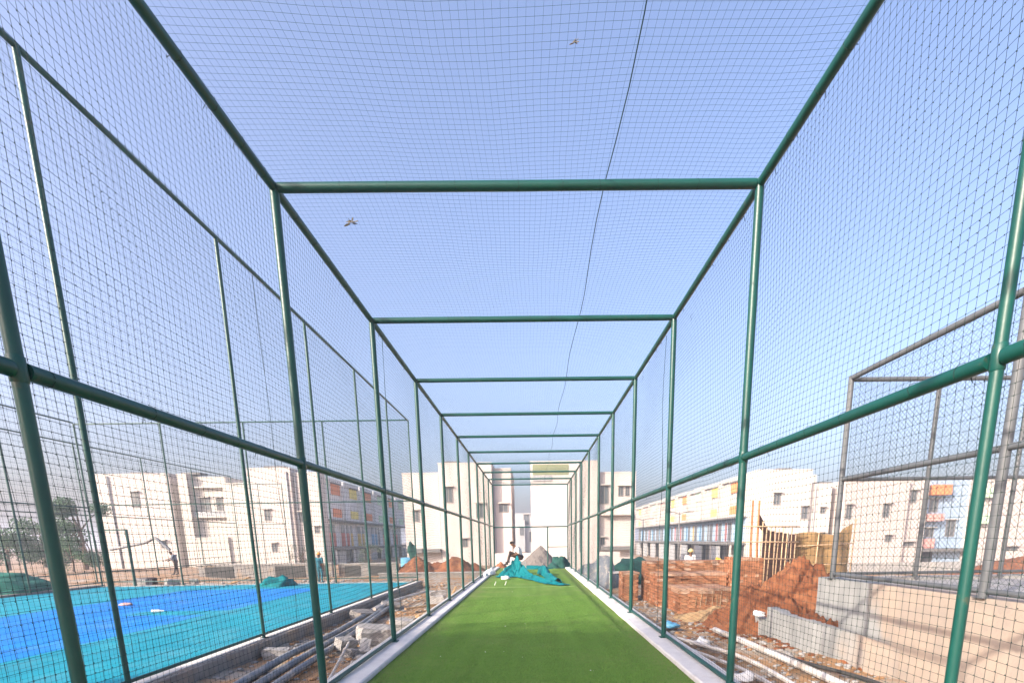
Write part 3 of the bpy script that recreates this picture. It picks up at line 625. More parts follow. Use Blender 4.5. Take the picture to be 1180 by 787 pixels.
# ------------------------------------------------------------------ right: brick stacks
bm_ = MB(); bm_.obox((0, 0, 0), (.11, .05, .035), (0, 0, 0)); bricks_me = bpy.data.meshes.new('brick'); bricks_me.from_pydata(bm_.v, [], bm_.f); bricks_me.materials.append(M['brick'])
dusty_me = bricks_me.copy(); dusty_me.materials.clear(); dusty_me.materials.append(M['brick_dusty'])
def brick_stack(label, x0, x1, y0, y1, z0, z1, group='brick stacks beside the cage', ragged=0, faces='flt', seed=1, soldier=False):
    rr = random.Random(seed)
    st = thing('brick_stack', label, 'brick stack', ((x0+x1)/2, (y0+y1)/2, z0), group)
    c = MB().box(x0+.08, x1-.08, y0+.08, y1-.02, z0, z1-.075).build('stack_core', M['brick'], st); c['kind'] = 'stuff'
    bl, bw, bh = .228, .107, .076
    if soldier: bl, bw, bh = .107, .228, .076
    spots = []
    nz = max(1, int(round((z1-z0)/bh)))
    for k in range(nz):
        z = z0+(k+.5)*bh; odd = (k % 2)*.5
        top = (k == nz-1); tail = ragged if k >= nz-3 else 0
        n = int((x1-x0)/bl)
        for i in range(n):
            x = x0+(i+.5+odd*.5*(not soldier))*bl
            if x > x1: continue
            if tail and rr.random() < ragged: continue
            spots.append((x, y0+bw/2+rr.uniform(-.004, .004), z, 0))
        if 'l' in faces:
            n = int((y1-y0-bw)/bl)
            for i in range(n):
                y = y0+bw+(i+.5)*bl
                spots.append((x0+bw/2+rr.uniform(-.004, .004), y, z, 1))
        if top and 't' in faces:
            for j in range(int((y1-y0-bw)/bw)):
                for i in range(int((x1-x0-bw)/bl)):
                    spots.append((x0+bw+(i+.5)*bl, y0+bw*(j+1.5), z-rr.uniform(0, .006), 0))
    spots.sort(key=lambda q: (q[1] > y0+bw*3 and q[3] == 0))
    near = spots[:300]
    for (x, y, z, d) in near:
        o = bpy.data.objects.new('brick', dusty_me if (z > z1-.09 and rr.random() < .75) or rr.random() < .05 else bricks_me); col.objects.link(o); o.parent = st
        o.location = Vector((x, y, z))-Vector(st['wl']); o.rotation_euler = (0, 0, (math.pi/2 if (d ^ soldier) else 0)+rr.uniform(-.008, .008))
    if len(spots) > 300:
        b = MB()
        for (x, y, z, d) in spots[300:]:
            b.obox((x, y, z), (.11, .05, .035), (0, 0, (math.pi/2 if (d ^ soldier) else 0)+rr.uniform(-.04, .04)))
        o = b.build('brick_rest', M['brick'], st); o['kind'] = 'stuff'
    return st
s4 = brick_stack('front red brick stack with pale mortar drips, nearest the camera', 4.02, 5.72, 12.8, 14.1, -.45, .2, seed=1)
s3 = brick_stack('stepped middle brick stack rising behind the front stack', 3.78, 6.0, 14.15, 15.3, -.45, .52, ragged=.12, seed=2)
s2 = brick_stack('long highest brick stack at the back with helmets showing over it', 3.75, 7.1, 15.4, 16.2, -.45, .83, ragged=.04, seed=3)
s1 = brick_stack('narrow brick stack farthest left, right behind the cage net', 3.02, 3.62, 15.6, 16.6, -.5, .5, seed=4)
s5 = brick_stack('tall narrow brick stack on the right beside the red earth mound', 5.9, 6.6, 13.4, 14.6, -.45, .98, seed=5, soldier=True)
for i in range(9):
    x = 4.5+i*.135+random.uniform(-.04, .04); w = random.uniform(.006, .016); z1 = .1+random.uniform(-.12, .08); z0 = -.42+random.uniform(0, .3)
    k = random.uniform(-.05, .05)
    b = MB().add([(x-w*.5, 12.782, z1), (x+w*.5, 12.782, z1), (x+w+k, 12.78, z0), (x-w*.3+k, 12.78, z0), (x-w*.5, 12.80, z1), (x+w*.5, 12.80, z1), (x+w+k, 12.80, z0), (x-w*.3+k, 12.80, z0)],
                 [(0, 3, 2, 1), (4, 5, 6, 7), (0, 1, 5, 4), (1, 2, 6, 5), (2, 3, 7, 6), (3, 0, 4, 7)])
    b.build('mortar_drip', M['mortar'], s4)

# red earth heaps ----------------------------------------------------
def heap(name, label, cat, m, x0, x1, y0, y1, f, nx=70, ny=60, rough=.06, seed=0):
    V, F = [], []
    for j in range(ny+1):
        for i in range(nx+1):
            x = x0+(x1-x0)*i/nx; y = y0+(y1-y0)*j/ny; h = f(x, y)
            base = gz(x, y)-.12
            q = max(0, min(1, h*3))
            h += q*((noise.noise((x*1.9+seed, y*1.9, 1))*.10+noise.noise((x*4.7, y*4.7+seed, 4))*.07+noise.noise((x*11, y*11, seed))*.06+abs(noise.noise((x*7.3, y*7.3, seed+9)))*.09)*rough/.06)
            V.append((x, y, base+max(0, h)))
    k = nx+1
    F = [(j*k+i, j*k+i+1, (j+1)*k+i+1, (j+1)*k+i) for j in range(ny) for i in range(nx)]
    # skirt and floor so the heap is a closed body
    n0 = len(V); ring = [i for i in range(k)]+[j*k+nx for j in range(1, ny+1)]+[ny*k+i for i in range(nx-1, -1, -1)]+[j*k for j in range(ny-1, 0, -1)]
    V += [(V[i][0], V[i][1], V[i][2]-.5) for i in ring]; L_ = len(ring)
    me = bpy.data.meshes.new(name); me.from_pydata(V, [], F+[(ring[(q+1) % L_], ring[q], n0+q, n0+(q+1) % L_) for q in range(L_)]+[tuple(n0+q for q in range(L_-1, -1, -1))])
    o = link_mesh(name, me, M[m], smooth=True); return tag(o, label, cat)
def cone(x, y, cx, cy, r, h, p=1.15, ex=1, ey=1):
    d = math.hypot((x-cx)/ex, (y-cy)/ey)/r; return h*max(0, 1-d)**(1/p) if d < 1 else 0
heap('earth_mound', 'red earth mound dumped between the brick stacks and the concrete wall', 'earth mound', 'red_soil', 3.6, 7.4, 7.0, 13.2,
     lambda x, y: max(cone(x, y, 6.15, 10.7, 1.5, 1.62, 1.5), cone(x, y, 5.75, 10.8, 1.35, 1.38, 1.3), cone(x, y, 5.3, 10.9, 1.3, 1.0, 1.2), cone(x, y, 5.2, 11.2, .9, .6), cone(x, y, 5.14, 8.5, 1.45, .80, 1.3, .4, .9), cone(x, y, 5.25, 9.5, 1.2, .9, 1.2, .6, 1)) if not (x < 5.06 and y < 9.95) else 0, 130, 170, .1)
heap('earth_mound', 'yellow sand heap in front of the brick stacks', 'sand heap', 'sand', 3.2, 5.8, 10.9, 12.75, lambda x, y: cone(x, y, 4.75, 11.95, 1.3, .44, 1, 1.15, .75), 50, 40, .03, 4)
heap('earth_mound', 'red earth mounds beyond the left side of the cage, in front of the white block', 'earth mound', 'red_soil', -10.5, -2.4, 29.5, 35.5,
     lambda x, y: max(cone(x, y, -7.6, 32, 1.8, 1.35), cone(x, y, -6.3, 32.3, 1.4, .9), cone(x, y, -5.1, 32.2, 1.8, 1.3), cone(x, y, -3.9, 32.4, 1.3, .75)), 90, 60, .07, 3)
heap('gravel_heap', 'tall pale grey gravel heap behind the far end of the cage', 'gravel heap', 'gravel', -1.7, 3.4, 31, 36, lambda x, y: max(cone(x, y, .65, 33.2, 2.3, 2.15, 1.12, .9, 1), cone(x, y, 1.9, 33.4, 1.4, .9, 1.2)), 110, 100, .05, 7)
heap('earth_mound', 'low strip of red earth behind the seated person', 'earth mound', 'red_soil', -2.6, -.3, 29.2, 31, lambda x, y: cone(x, y, -1.9, 30, 1.1, .95, 1.2), 40, 30, .05, 8)
heap('earth_mound', 'orange earth heap beyond the grey cage on the far right', 'earth mound', 'red_soil', 23, 36, 22, 30, lambda x, y: cone(x, y, 28.5, 26, 5, 1.5, 1.2, 1.1, .7), 50, 40, .07, 12)

# ------------------------------------------------------------------ right: retaining wall and grey cage
WX, WT = 5.25, .85
w = thing('retaining_wall', 'grey and tan concrete retaining wall under the grey cage', 'wall', (WX, 6, -.6))
edges_y = [8.62, 7.25, 5.85, 4.45, 3.05, 1.6]
for i in range(5):
    b = MB(); y1, y0 = edges_y[i]-.006, edges_y[i+1]+.006; n = 16; V = []
    for j in range(n+1):
        y = y0+(y1-y0)*j/n
        for k in range(9):
            z = -.8+(WT+.8)*k/8; V.append((WX+noise.noise((y*.9, z*1.3, 3))*.012+(i % 2)*.006, y, z))
        V.append((WX+.3, y, WT)); V.append((WX+.3, y, -.8))
    p = 11
    F = [(j*p+k, j*p+k+1, (j+1)*p+k+1, (j+1)*p+k) for j in range(n) for k in range(10)]+[tuple(range(p-1, -1, -1)), tuple(n*p+k for k in range(p))]
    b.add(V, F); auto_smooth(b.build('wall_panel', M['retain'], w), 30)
MB().box(WX+.02, WX+.28, 1.62, 8.60, -.8, WT-.02).build('wall_core', M['old_concrete'], w)
MB().box(WX+.3, 13.0, 8.31, 8.62, -.8, WT-.002).build('wall_return', M['concrete'], w)
fl = MB().box(WX+.302, 13, 1.6, 8.305, -.8, WT-.05).build('cage_floor', M['concrete'], base=(9, 5, 0)); tag(fl, kind='structure')
lw = MB(); n = 40; V = []
for j in range(n+1):
    y = 6.5+(9.75-6.5)*j/n; wx = 4.92+.315*max(0, min(1, (8.1-y)/1.5)); top = .10+noise.noise((y*2, 0, 0))*.03+(.05 if y > 9.2 else 0)-(.0 if y > 7.6 else (7.6-y)*.1)
    for k in range(7):
        z = -.75+(top+.75)*k/6; V.append((wx+noise.noise((y*2.4, z*2.4, 8))*.03*min(1, (5.25-wx)*6), y, z))
    V.append((max(wx+.03, 5.12), y, top)); V.append((max(wx+.03, 5.12), y, -.75))
p = 9; lw.add(V, [(j*p+k, j*p+k+1, (j+1)*p+k+1, (j+1)*p+k) for j in range(n) for k in range(8)]+[tuple(range(p-1, -1, -1)), tuple(n*p+k for k in range(p))])
lw_root = thing('low_wall', 'rough low grey concrete wall holding back red earth below the retaining wall', 'wall', (5.0, 8.4, -.6))
auto_smooth(lw.build('rough_wall', M['retain_grey'], lw_root), 35)
chunk_b = MB().obox((4.97, 10.05, -.42), (.12, .29, .32), (.02, 0, .03)); chunk_b.build('wall_end_block', M['retain_grey'], lw_root)

gc = thing('grey_net_cage', 'grey pipe cage with chain link mesh standing on the concrete retaining wall', 'net cage', (WX, 5, WT))
gm = M['grey_pipe']; GB, GM_, GT = .93, 2.5, 4.07; gr = .042
GX = WX+.02
for y in (8.25, 5.43, 2.61):
    p = pipe('post', (GX, y, WT), (GX, y, GT+.03), gr if y > 6 else .05, gm, gc)
    MB().box(GX-.07, GX+.07, y-.07, y+.07, WT, WT+.012).build('base_plate', gm, p)
for x in (6.72, 8.2, 9.7, 11.2, 12.7): pipe('post', (x, 8.25, WT), (x, 8.25, GT-.03), .034, gm, gc)
ysg = (8.25, 5.43, 2.61)
for a, b in zip(ysg[1:], ysg[:-1]):
    for z, r in ((GT, .042), (GM_, .04), (GB, .036)): pipe('side_rail', (GX, a+.05, z), (GX, b-.045, z), r, gm, gc)
for z, r in ((GT-.02, .036), (GM_, .03), (GB, .026)): pipe('end_rail', (GX+.043, 8.25, z), (12.7, 8.25, z), r, gm, gc)
net('chain_link_mesh', (GX+.04, 2.0, WT+.05), (0, 1, 0), (0, 0, 1), 6.2, GT-WT-.06, .05, .0018, M['chainlink'], gc, amp=.006, diag=True)
net('chain_link_mesh', (GX+.05, 8.21, WT+.05), (1, 0, 0), (0, 0, 1), 7.3, GT-WT-.06, .055, .0018, M['chainlink'], gc, amp=.006, diag=True)

# bamboo / rebar shuttering and mat screen
sc_ = thing('pole_scaffold', 'upright orange poles and pale sticks round dark shuttering boards behind the bricks', 'scaffold', (10.8, 22, -.8))
for x in (9.93, 10.22): MB().tube([(x+.12, 21.8, -.8), (x+.02, 21.8, 1.2), (x, 21.8, 3.15)], [.06, .055, .045], 8).build('orange_pole', M['orange_pole'], sc_, True)
for i in range(9):
    x = 10.42+i*.19; MB().tube([(x+random.uniform(-.05, .05), 21.75, -.8), (x, 21.75, 2.1-.08*i*.5+random.uniform(-.1, .25))], .026, 6).build('stick', M['bamboo'], sc_, True)
for z in (1.98, 1.3, .55): MB().tube([(9.4, 21.7, z+.05), (12.05, 21.7, z)], .028, 6).build('cross_stick', M['bamboo'], sc_, True)
for i in range(5): MB().obox((10.72+i*.3, 22.0+.03*(i % 2), .55), (.14, .02, 1.3-.05*i), (0, 0, 0)).build('shutter_board', M['rust'], sc_)
MB().add([(10.3, 21.9, 2.0), (10.34, 21.9, 2.0), (10.95, 21.9, 1.6), (10.95, 21.9, 1.3), (10.3, 22.0, 2.6), (10.34, 22, 2.6), (10.95, 22, 1.6), (10.95, 22, 1.3)], [(0, 1, 2, 3), (7, 6, 5, 4), (0, 4, 5, 1), (1, 5, 6, 2), (2, 6, 7, 3), (3, 7, 4, 0)]).build('shutter_board', M['rust'], sc_)
ms = thing('mat_screen', 'brown woven mat screen sagging beside the shuttering boards', 'screen', (13.4, 22.3, -.8))
V, F = [], []
n = 40
for j in range(13):
    for i in range(n+1):
        x = 12.0+2.85*i/n; t = i/n; top = 1.62+.12*math.sin(t*5)+max(0, t-.7)*2.0
        z = -.8+(top+.8)*j/12; V.append((x+.02*noise.noise((x*3, z*3, 2)), 22.3+.09*math.sin(x*6+z)+.05*noise.noise((x*5, z*4, 0)), z))
for j in range(13):
    for i in range(n+1): x, y, z = V[j*(n+1)+i]; V.append((x, y+.03, z))
k = n+1; o_ = 13*k
F = [(j*k+i, j*k+i+1, (j+1)*k+i+1, (j+1)*k+i) for j in range(12) for i in range(n)]+[(o_+j*k+i, o_+(j+1)*k+i, o_+(j+1)*k+i+1, o_+j*k+i+1) for j in range(12) for i in range(n)]
F += [(12*k+i, 12*k+i+1, o_+12*k+i+1, o_+12*k+i) for i in range(n)]
MB().add(V, F).build('woven_mat', M['mat_weave'], ms, True)
for x in (12.1, 13.2, 14.1, 14.85): MB().tube([(x, 22.2, -.8), (x+.05, 22.2, 1.7 if x < 14.5 else 2.3)], .03, 6).build('stick', M['bamboo'], ms, True)
for z in (.2, 1.1): MB().tube([(11.95, 22.17, z), (14.9, 22.17, z+.1)], .022, 6).build('cross_stick', M['bamboo'], ms, True)

# ------------------------------------------------------------------ cloth, bundle and small things in the cage
def cloth_sheet():
    sp = [(-1.5, 20.7, .03), (-1.15, 20.85, .33), (-.85, 21.0, .6), (-.6, 21.1, .9), (-.38, 20.8, .58), (-.15, 20.2, .3), (.1, 19.3, .19), (.4, 18.2, .15), (.75, 17.2, .14), (1.2, 16.5, .06)]
    hw = [.2, .5, .55, .5, .42, .34, .27, .25, .28, .2]
    V, F = [], []; nu, nv = 150, 46
    for i in range(nu+1):
        t = i/nu*(len(sp)-1); k = min(int(t), len(sp)-2); f = t-k; f2_ = f*f*(3-2*f)
        p = Vector(sp[k]).lerp(Vector(sp[k+1]), f2_ if k not in (2, 3) else f); w_ = hw[k]+(hw[k+1]-hw[k])*f
        d = Vector(sp[min(k+1, len(sp)-1)])-Vector(sp[max(k-1, 0)]); d.z = 0; d.normalize(); nrm = Vector((-d.y, d.x, 0))
        for j in range(nv+1):
            v = -1+2*j/nv; a = abs(v)
            drop = p.z*(1-a**.75)
            wr = noise.noise((i*.1, v*2.2, 1))*.08+noise.noise((i*.25, v*5.5, 7))*.05 + (.035*math.sin(v*13+i*.07)+.05*math.sin(i*.42+3*noise.noise((i*.05, v, 0))))*(.2+p.z)
            ed = 1+.25*noise.noise((i*.2, v*.5, 3))
            q = p + nrm*(v*w_*ed) + d*(.06*noise.noise((i*.3, v*4, 5)))
            V.append((q.x, q.y, max(.012+.018*(1+noise.noise((i*.5, v*6, 2))), drop+wr*min(1, .35+drop*2))))
    kk = nv+1
    F = [(i*kk+j, i*kk+j+1, (i+1)*kk+j+1, (i+1)*kk+j) for i in range(nu) for j in range(nv)]
    b = MB().add(V, F)
    # the second fold lying behind, running to the right rear
    s2_ = [(.45, 22.4, .36), (.62, 21.6, .44), (.7, 20.4, .24), (.82, 19.0, .18), (1.0, 17.4, .16)]; V = []
    for i in range(49):
        t = i/48*4; k = min(int(t), 3); f = t-k; p = Vector(s2_[k]).lerp(Vector(s2_[k+1]), f)
        for j in range(15):
            v = -1+2*j/14
            V.append((p.x+v*(.18+.05*noise.noise((i*.3, v, 2)))+.04*noise.noise((i*.4, v*3, 9)), p.y+.05*noise.noise((i*.3, v*3, 1)), max(.02, p.z*(1-abs(v)**1.6)+.07*noise.noise((i*.3, v*3, 4)))))
    b.add(V, [(i*15+j, i*15+j+1, (i+1)*15+j+1, (i+1)*15+j) for i in range(48) for j in range(14)])
    return b
o = cloth_sheet().build('teal_sheet', M['tarp_teal'], smooth=True); tag(o, 'crumpled teal shade cloth spread over the turf in front of the seated person', 'cloth')
so = o.modifiers.new('thickness', 'SOLIDIFY'); so.thickness = .008
lump('net_bundle', (1.55, 27.0, .02), (.52, .5, .66), 'tarp_green', 'dark green rolled net bundle at the far right corner inside the cage', 'net bundle', 2, 40, 22, .3)
lump('net_bundle', (.2, 26.4, .01), (.8, .3, .16), 'tarp_teal', 'low teal roll of netting along the far end of the turf', 'net bundle', 6, 30, 14, .3)
lump('net_bundle', (-1.9, 22.4, .05), (.22, .5, .2), 'white_plastic', 'white crumpled sack on the left kerb near the teal cloth', 'sack', 11, 24, 14, .35)
lump('net_bundle', (-1.98, 20.9, .06), (.12, .25, .13), 'white_plastic', 'smaller white sack nearer the camera on the left kerb', 'sack', 12, 20, 12, .35)
for n_ in [x for x in col.objects if x.name.startswith('net_bundle') and x.get('category') == 'sack']: n_.name = 'plastic_sack'
lump('concrete_lump', (2.0, 23.0, .06), (.14, .3, .1), 'kerb', 'small pale concrete lump on the right kerb near the cage end', 'concrete lump', 13, 18, 10, .3)
cup = MB().tube([(-1.15, 19.6, .0), (-1.15, 19.6, .13)], [.07, .09], 12); cup.ball((-1.0, 19.5, .07), (.14, .1, .09), 12, 8, jit=.25, seed=4)
auto_smooth(tag(cup.build('lime_pot', M['white_plastic']), 'small white pot with a rag on the turf left of the teal cloth', 'pot'), 40)
for x, y, lb in ((-1.3, 17.1, 'white marker peg standing on the turf, left of two'), (-.93, 17.1, 'white marker peg standing on the turf, right of two')):
    tag(MB().tube([(x, y, 0), (x+.05, y+.05, .13)], [.013, .009], 7).build('marker_peg', M['white_plastic']), lb, 'peg')
ln = MB().box(-1.7, 1.5, 16.3, 16.345, .001, .004).build('crease_line', M['white_line'], base=(0, 16.3, 0)); tag(ln, kind='structure')
for i, y in enumerate((8.9, 12.6, 20.1, 23.8)):
    ln = MB().box(-1.8, 1.8, y, y+.012, .001, .003).build('turf_seam', M['blade'], base=(0, y, 0)); tag(ln, kind='structure')

# ------------------------------------------------------------------ people
def person(label, J, loc, rz=0, mats=('skin', 'white_shirt', 'dark_trousers'), hat=None, hair=True, faces=-90, lean=None):
    """J: joints in metres local to the feet; the figure faces its local -Y before rotation."""
    root = thing('person', label, 'person', (0, 0, 0)); b = MB(); bones = []
    def limb(a, c, r0, r1, mid, n=10):
        a, c = Vector(a), Vector(c); pts = [a.lerp(c, t) for t in (0, .25, .5, .75, 1)]
        rs = [r0, r0+(r1-r0)*.25+.004, r0+(r1-r0)*.5+.003, r0+(r1-r0)*.75, r1]
        b.tube(pts, rs, n); b.ball(tuple(a), r0*.99, 10, 7); b.ball(tuple(c), r1*.99, 10, 7); bones.append((a, c, mid))
    P, C, N_, Hd = (Vector(J[k]) for k in ('pelvis', 'chest', 'neck', 'head'))
    b.tube([P+(P-C)*.2, P, P.lerp(C, .5), C, C.lerp(N_, .7)], [.125, .165, .145, .175, .10], 14)
    b.ball(tuple(P), (.17, .13, .13), 14, 9); bones += [(P+(P-C)*.2, P, 2), (P.lerp(C, .12), C, 1), (C, C.lerp(N_, .75), 1)]
    limb(C.lerp(N_, .6), Hd, .058, .05, 0)
    fd = Vector(J.get('look', (0, -1, 0))).normalized(); up = (Hd-N_).normalized(); sd_ = fd.cross(up).normalized()
    b.ball(tuple(Hd), (.078, .092, .1), 16, 12); b.ball(tuple(Hd+fd*.03-up*.055), (.06, .065, .07), 12, 9)
    b.tube([Hd+fd*.085+up*.02, Hd+fd*.115-up*.02, Hd+fd*.09-up*.03], [.012, .018, .012], 7)
    for s in (-1, 1):
        b.ball(tuple(Hd+sd_*s*.082-up*.01), (.016, .022, .03), 8, 6); b.ball(tuple(Hd+fd*.078+sd_*s*.032+up*.022), .014, 7, 5)
    b.ball(tuple(Hd+fd*.088-up*.062), (.03, .012, .012), 8, 5); bones.append((Hd-up*.03, Hd+up*.08, 0))
    for s in ('L', 'R'):
        S, E, H_ = (Vector(J[k+s]) for k in ('sh', 'el', 'ha'))
        limb(C.lerp(N_, .45), S, .085, .068, 1); limb(S, E, .06, .046, 1 if True else 0); limb(E, H_, .043, .029, 0)
        d = (H_-E).normalized(); sgn = 1 if s == 'L' else -1; x_ = d.orthogonal().normalized(); y_ = d.cross(x_)
        b.tube([H_, H_+d*.04, H_+d*.085], [.028, .04, .036], 8); bones.append((H_, H_+d*.17, 0))
        for q, (of, ln_) in enumerate(((-.03, .065), (-.01, .078), (.01, .074), (.03, .058))):
            a = H_+d*.08+x_*of; m_ = a+d*ln_*.5-y_*.01; e = a+d*ln_*.85-y_*.034
            b.tube([a, m_, e], [.0105, .0095, .008], 6)
        a = H_+d*.03+x_*.036*sgn; b.tube([a, a+d*.035+x_*.025*sgn-y_*.01, a+d*.06+x_*.03*sgn-y_*.025], [.013, .011, .009], 6)
        Hp, K, A_, T = (Vector(J[k+s]) for k in ('hip', 'kn', 'an', 'to'))
        limb(Hp, K, .088, .062, 2); limb(K, A_, .058, .04, 2)
        b.tube([A_, A_.lerp(T, .5)-Vector((0, 0, .01)), T], [.045, .045, .032], 9); b.ball(tuple(A_+(A_-T).normalized()*.03-Vector((0, 0, .03))), .04, 8, 6); bones.append((A_-Vector((0, 0, .02)), T, 3))
    mm = [M[x] for x in mats]+[M['black_hose']]
    o = b.build('body', mm, root); md = o.modifiers.new('skin', 'REMESH'); md.mode = 'VOXEL'; md.voxel_size = .011; md.use_smooth_shade = True
    sm = o.modifiers.new('soft', 'SMOOTH'); sm.factor = .5; sm.iterations = 2
    bpy.context.view_layer.update(); ev = o.evaluated_get(bpy.context.evaluated_depsgraph_get()); me = bpy.data.meshes.new_from_object(ev)
    o.modifiers.clear(); o.data = me
    for q in mm:
        if q.name not in me.materials: me.materials.append(q)
    me.materials.clear(); [me.materials.append(q) for q in mm]
    n = len(me.polygons); ctr = np.empty(n*3, np.float32); me.polygons.foreach_get('center', ctr); ctr = ctr.reshape(-1, 3)
    best = np.full(n, 9e9); idx = np.zeros(n, np.int32)
    for a, c, mi in bones:
        a, c = np.array(a), np.array(c); d = c-a; t = np.clip(((ctr-a)@d)/max(d@d, 1e-9), 0, 1); q = np.linalg.norm(ctr-(a+t[:, None]*d), axis=1)
        k = q < best; best[k] = q[k]; idx[k] = mi
    me.polygons.foreach_set('material_index', idx); me.polygons.foreach_set('use_smooth', [True]*n)
    if hair or hat:
        h = MB(); nu, nv = 16, 8; vs = []
        zr = up; R0 = (.087, .1, .124) if not hat else (.112, .13, .135)
        for j in range(nv+1):
            t = math.pi/2*j/nv
            for i in range(nu):
                p = 2*math.pi*i/nu; lo = .25 if not hat else -.02
                e = t-(lo if math.sin(p) > -.2 or hat else -.35)*(1-j/nv)
                vs.append(tuple(Hd+up*.012 + sd_*(R0[0]*math.cos(e)*math.cos(p)) - fd*(R0[1]*math.cos(e)*math.sin(p)) + up*(R0[2]*math.sin(e))))
        fs = [(j*nu+i, j*nu+(i+1) % nu, (j+1)*nu+(i+1) % nu, (j+1)*nu+i) for j in range(nv) for i in range(nu)]+[tuple(range(nu-1, -1, -1))]
        h.add(vs, fs)
        if hat:
            h.tube([Hd+up*.0, Hd+up*.012, Hd+up*.022], [.115, .142, .115], 18)
        h.build('helmet' if hat else 'hair', M[hat] if hat else M['hair'], root, True)
    root.location = loc; root.rotation_euler = (0, 0, rz); root['wl'] = list(loc)
    return root
def standing(h=1.68, arms=None, **k):
    s = h/1.7
    J = dict(pelvis=(0, 0, .92), chest=(0, .01, 1.25), neck=(0, 0, 1.46), head=(0, -.02, 1.6), shL=(.18, 0, 1.4), shR=(-.18, 0, 1.4), elL=(.23, .02, 1.13), elR=(-.23, .02, 1.13), haL=(.24, -.1, .88), haR=(-.24, -.1, .88),
             hipL=(.09, 0, .9), hipR=(-.09, 0, .9), knL=(.1, -.02, .5), knR=(-.1, -.02, .5), anL=(.1, .02, .09), anR=(-.1, .02, .09), toL=(.12, -.15, .04), toR=(-.12, -.15, .04), look=(0, -1, 0))
    J.update(k); return {a: (tuple(x*s for x in v) if a != 'look' else v) for a, v in J.items()}
# seated figure: local frame faces -Y; rotated so it looks towards world -X
sit = dict(pelvis=(0, .12, .52), chest=(0, -.0, .86), neck=(0, -.14, 1.06), head=(0, -.26, 1.17), look=(0, -.8, -.6),
           shL=(.18, -.06, 1.0), shR=(-.18, -.06, 1.0), elL=(.24, -.05, .72), elR=(-.24, -.1, .72), haL=(.12, -.32, .62), haR=(-.12, -.34, .62),
           hipL=(.1, .12, .5), hipR=(-.1, .12, .5), knL=(.15, -.42, .78), knR=(-.15, -.36, .66), anL=(.14, -.5, .36), anR=(-.14, -.5, .25), toL=(.15, -.66, .31), toR=(-.15, -.66, .2))
person('person in a white shirt and dark trousers sitting bent over the teal cloth', sit, (-.6, 22.5, .25), R(-72))
tag(MB().obox((-.48, 22.45, .3), (.22, .2, .28), (0, 0, .2)).build('concrete_block', M['concrete']), 'grey concrete block serving as a seat behind the teal cloth', 'concrete block')
tag(MB().obox((-1.1, 22.6, .13), (.2, .28, .13), (0, 0, .1)).build('concrete_block', M['concrete']), 'low grey concrete block under the feet of the seated person', 'concrete block')
person('person in a long teal coat and orange headgear standing beyond the court with back turned', standing(1.6, haL=(.2, -.05, .85), haR=(-.2, -.05, .85)), (-11.4, 26.0, -.55), R(170), ('skin', 'teal_coat', 'teal_coat'), hat='hat_orange')
person('person in a blue grey shirt reaching out an arm beside the bent pipe', standing(1.6, chest=(.0, -.08, 1.24), neck=(0, -.16, 1.43), head=(0, -.22, 1.56), elR=(-.2, -.32, 1.2), haR=(-.12, -.56, 1.1), elL=(.22, -.15, 1.1), haL=(.1, -.4, 1.0), toL=(.12, -.3, .04), anL=(.1, -.14, .09)), (-24.2, 33.0, -.42), R(-80), ('skin', 'blue_grey_shirt', 'dark_trousers'))
person('person in a pale yellow helmet behind the brick stacks facing the camera', standing(1.72), (7.3, 22, -.68), R(0), ('skin', 'white_shirt', 'dark_trousers'), hat='hat_pale')
person('person in a bright yellow helmet stooping behind the brick stacks', standing(1.55, chest=(0, -.14, 1.2), neck=(0, -.28, 1.33), head=(0, -.38, 1.38), shL=(.18, -.18, 1.3), shR=(-.18, -.18, 1.3), elL=(.22, -.3, 1.06), elR=(-.22, -.3, 1.06), haL=(.1, -.5, .95), haR=(-.1, -.5, .95), look=(0, -.8, -.55)), (7.9, 21, -.66), R(30), ('skin', 'blue_grey_shirt', 'dark_trousers'), hat='hat_yellow')
person('dark haired person stooping behind the bricks left of the helmets', standing(1.5, chest=(0, -.14, 1.2), neck=(0, -.28, 1.33), head=(0, -.38, 1.36), shL=(.18, -.18, 1.3), shR=(-.18, -.18, 1.3), look=(0, -.8, -.6)), (6.92, 22, -.75), R(60), ('skin', 'blue_grey_shirt', 'dark_trousers'))
hose('bent_pipe', 'dark bent pipe arching behind the person in the blue grey shirt', [(-28.6, 33.2, 1.35), (-26.3, 33.2, 1.75), (-25.55, 33.2, 2.05), (-25.1, 33.2, 1.75), (-24.6, 33.2, 1.25)], .1, 'pvc_grey')

# ------------------------------------------------------------------ buildings
def window(par, x, y, z, w, h, face='y', m='frame', sill=True, bars=1):
    """A window on a wall facing -Y (face 'y') or -X (face 'x'); x,y,z = lower middle on the wall."""
    def bx(b, a0, a1, d0, d1, z0, z1):
        if face == 'y': b.box(x+a0, x+a1, y+d0, y+d1, z0, z1)
        else: b.box(x+d0, x+d1, y+a0, y+a1, z0, z1)
    t = min(.09, w*.12); b = MB()
    bx(b, -w/2, -w/2+t, -.06, .04, z, z+h); bx(b, w/2-t, w/2, -.06, .04, z, z+h)
    bx(b, -w/2+t, w/2-t, -.058, .04, z, z+t); bx(b, -w/2+t, w/2-t, -.058, .04, z+h-t, z+h)
    for i in range(bars): q = -w/2+w*(i+1)/(bars+1); bx(b, q-t*.4, q+t*.4, -.05, .04, z+t, z+h-t)
    f = b.build('window', M[m], par)
    b = MB(); bx(b, -w/2+t, w/2-t, -.012, .03, z+t, z+h-t); b.build('pane', M['glass'], f)
    if sill: b = MB(); bx(b, -w/2-.1, w/2+.1, -.35, .02, z+h+.03, z+h+.12); b.build('sunshade', M['white_wall'], f)
    return f
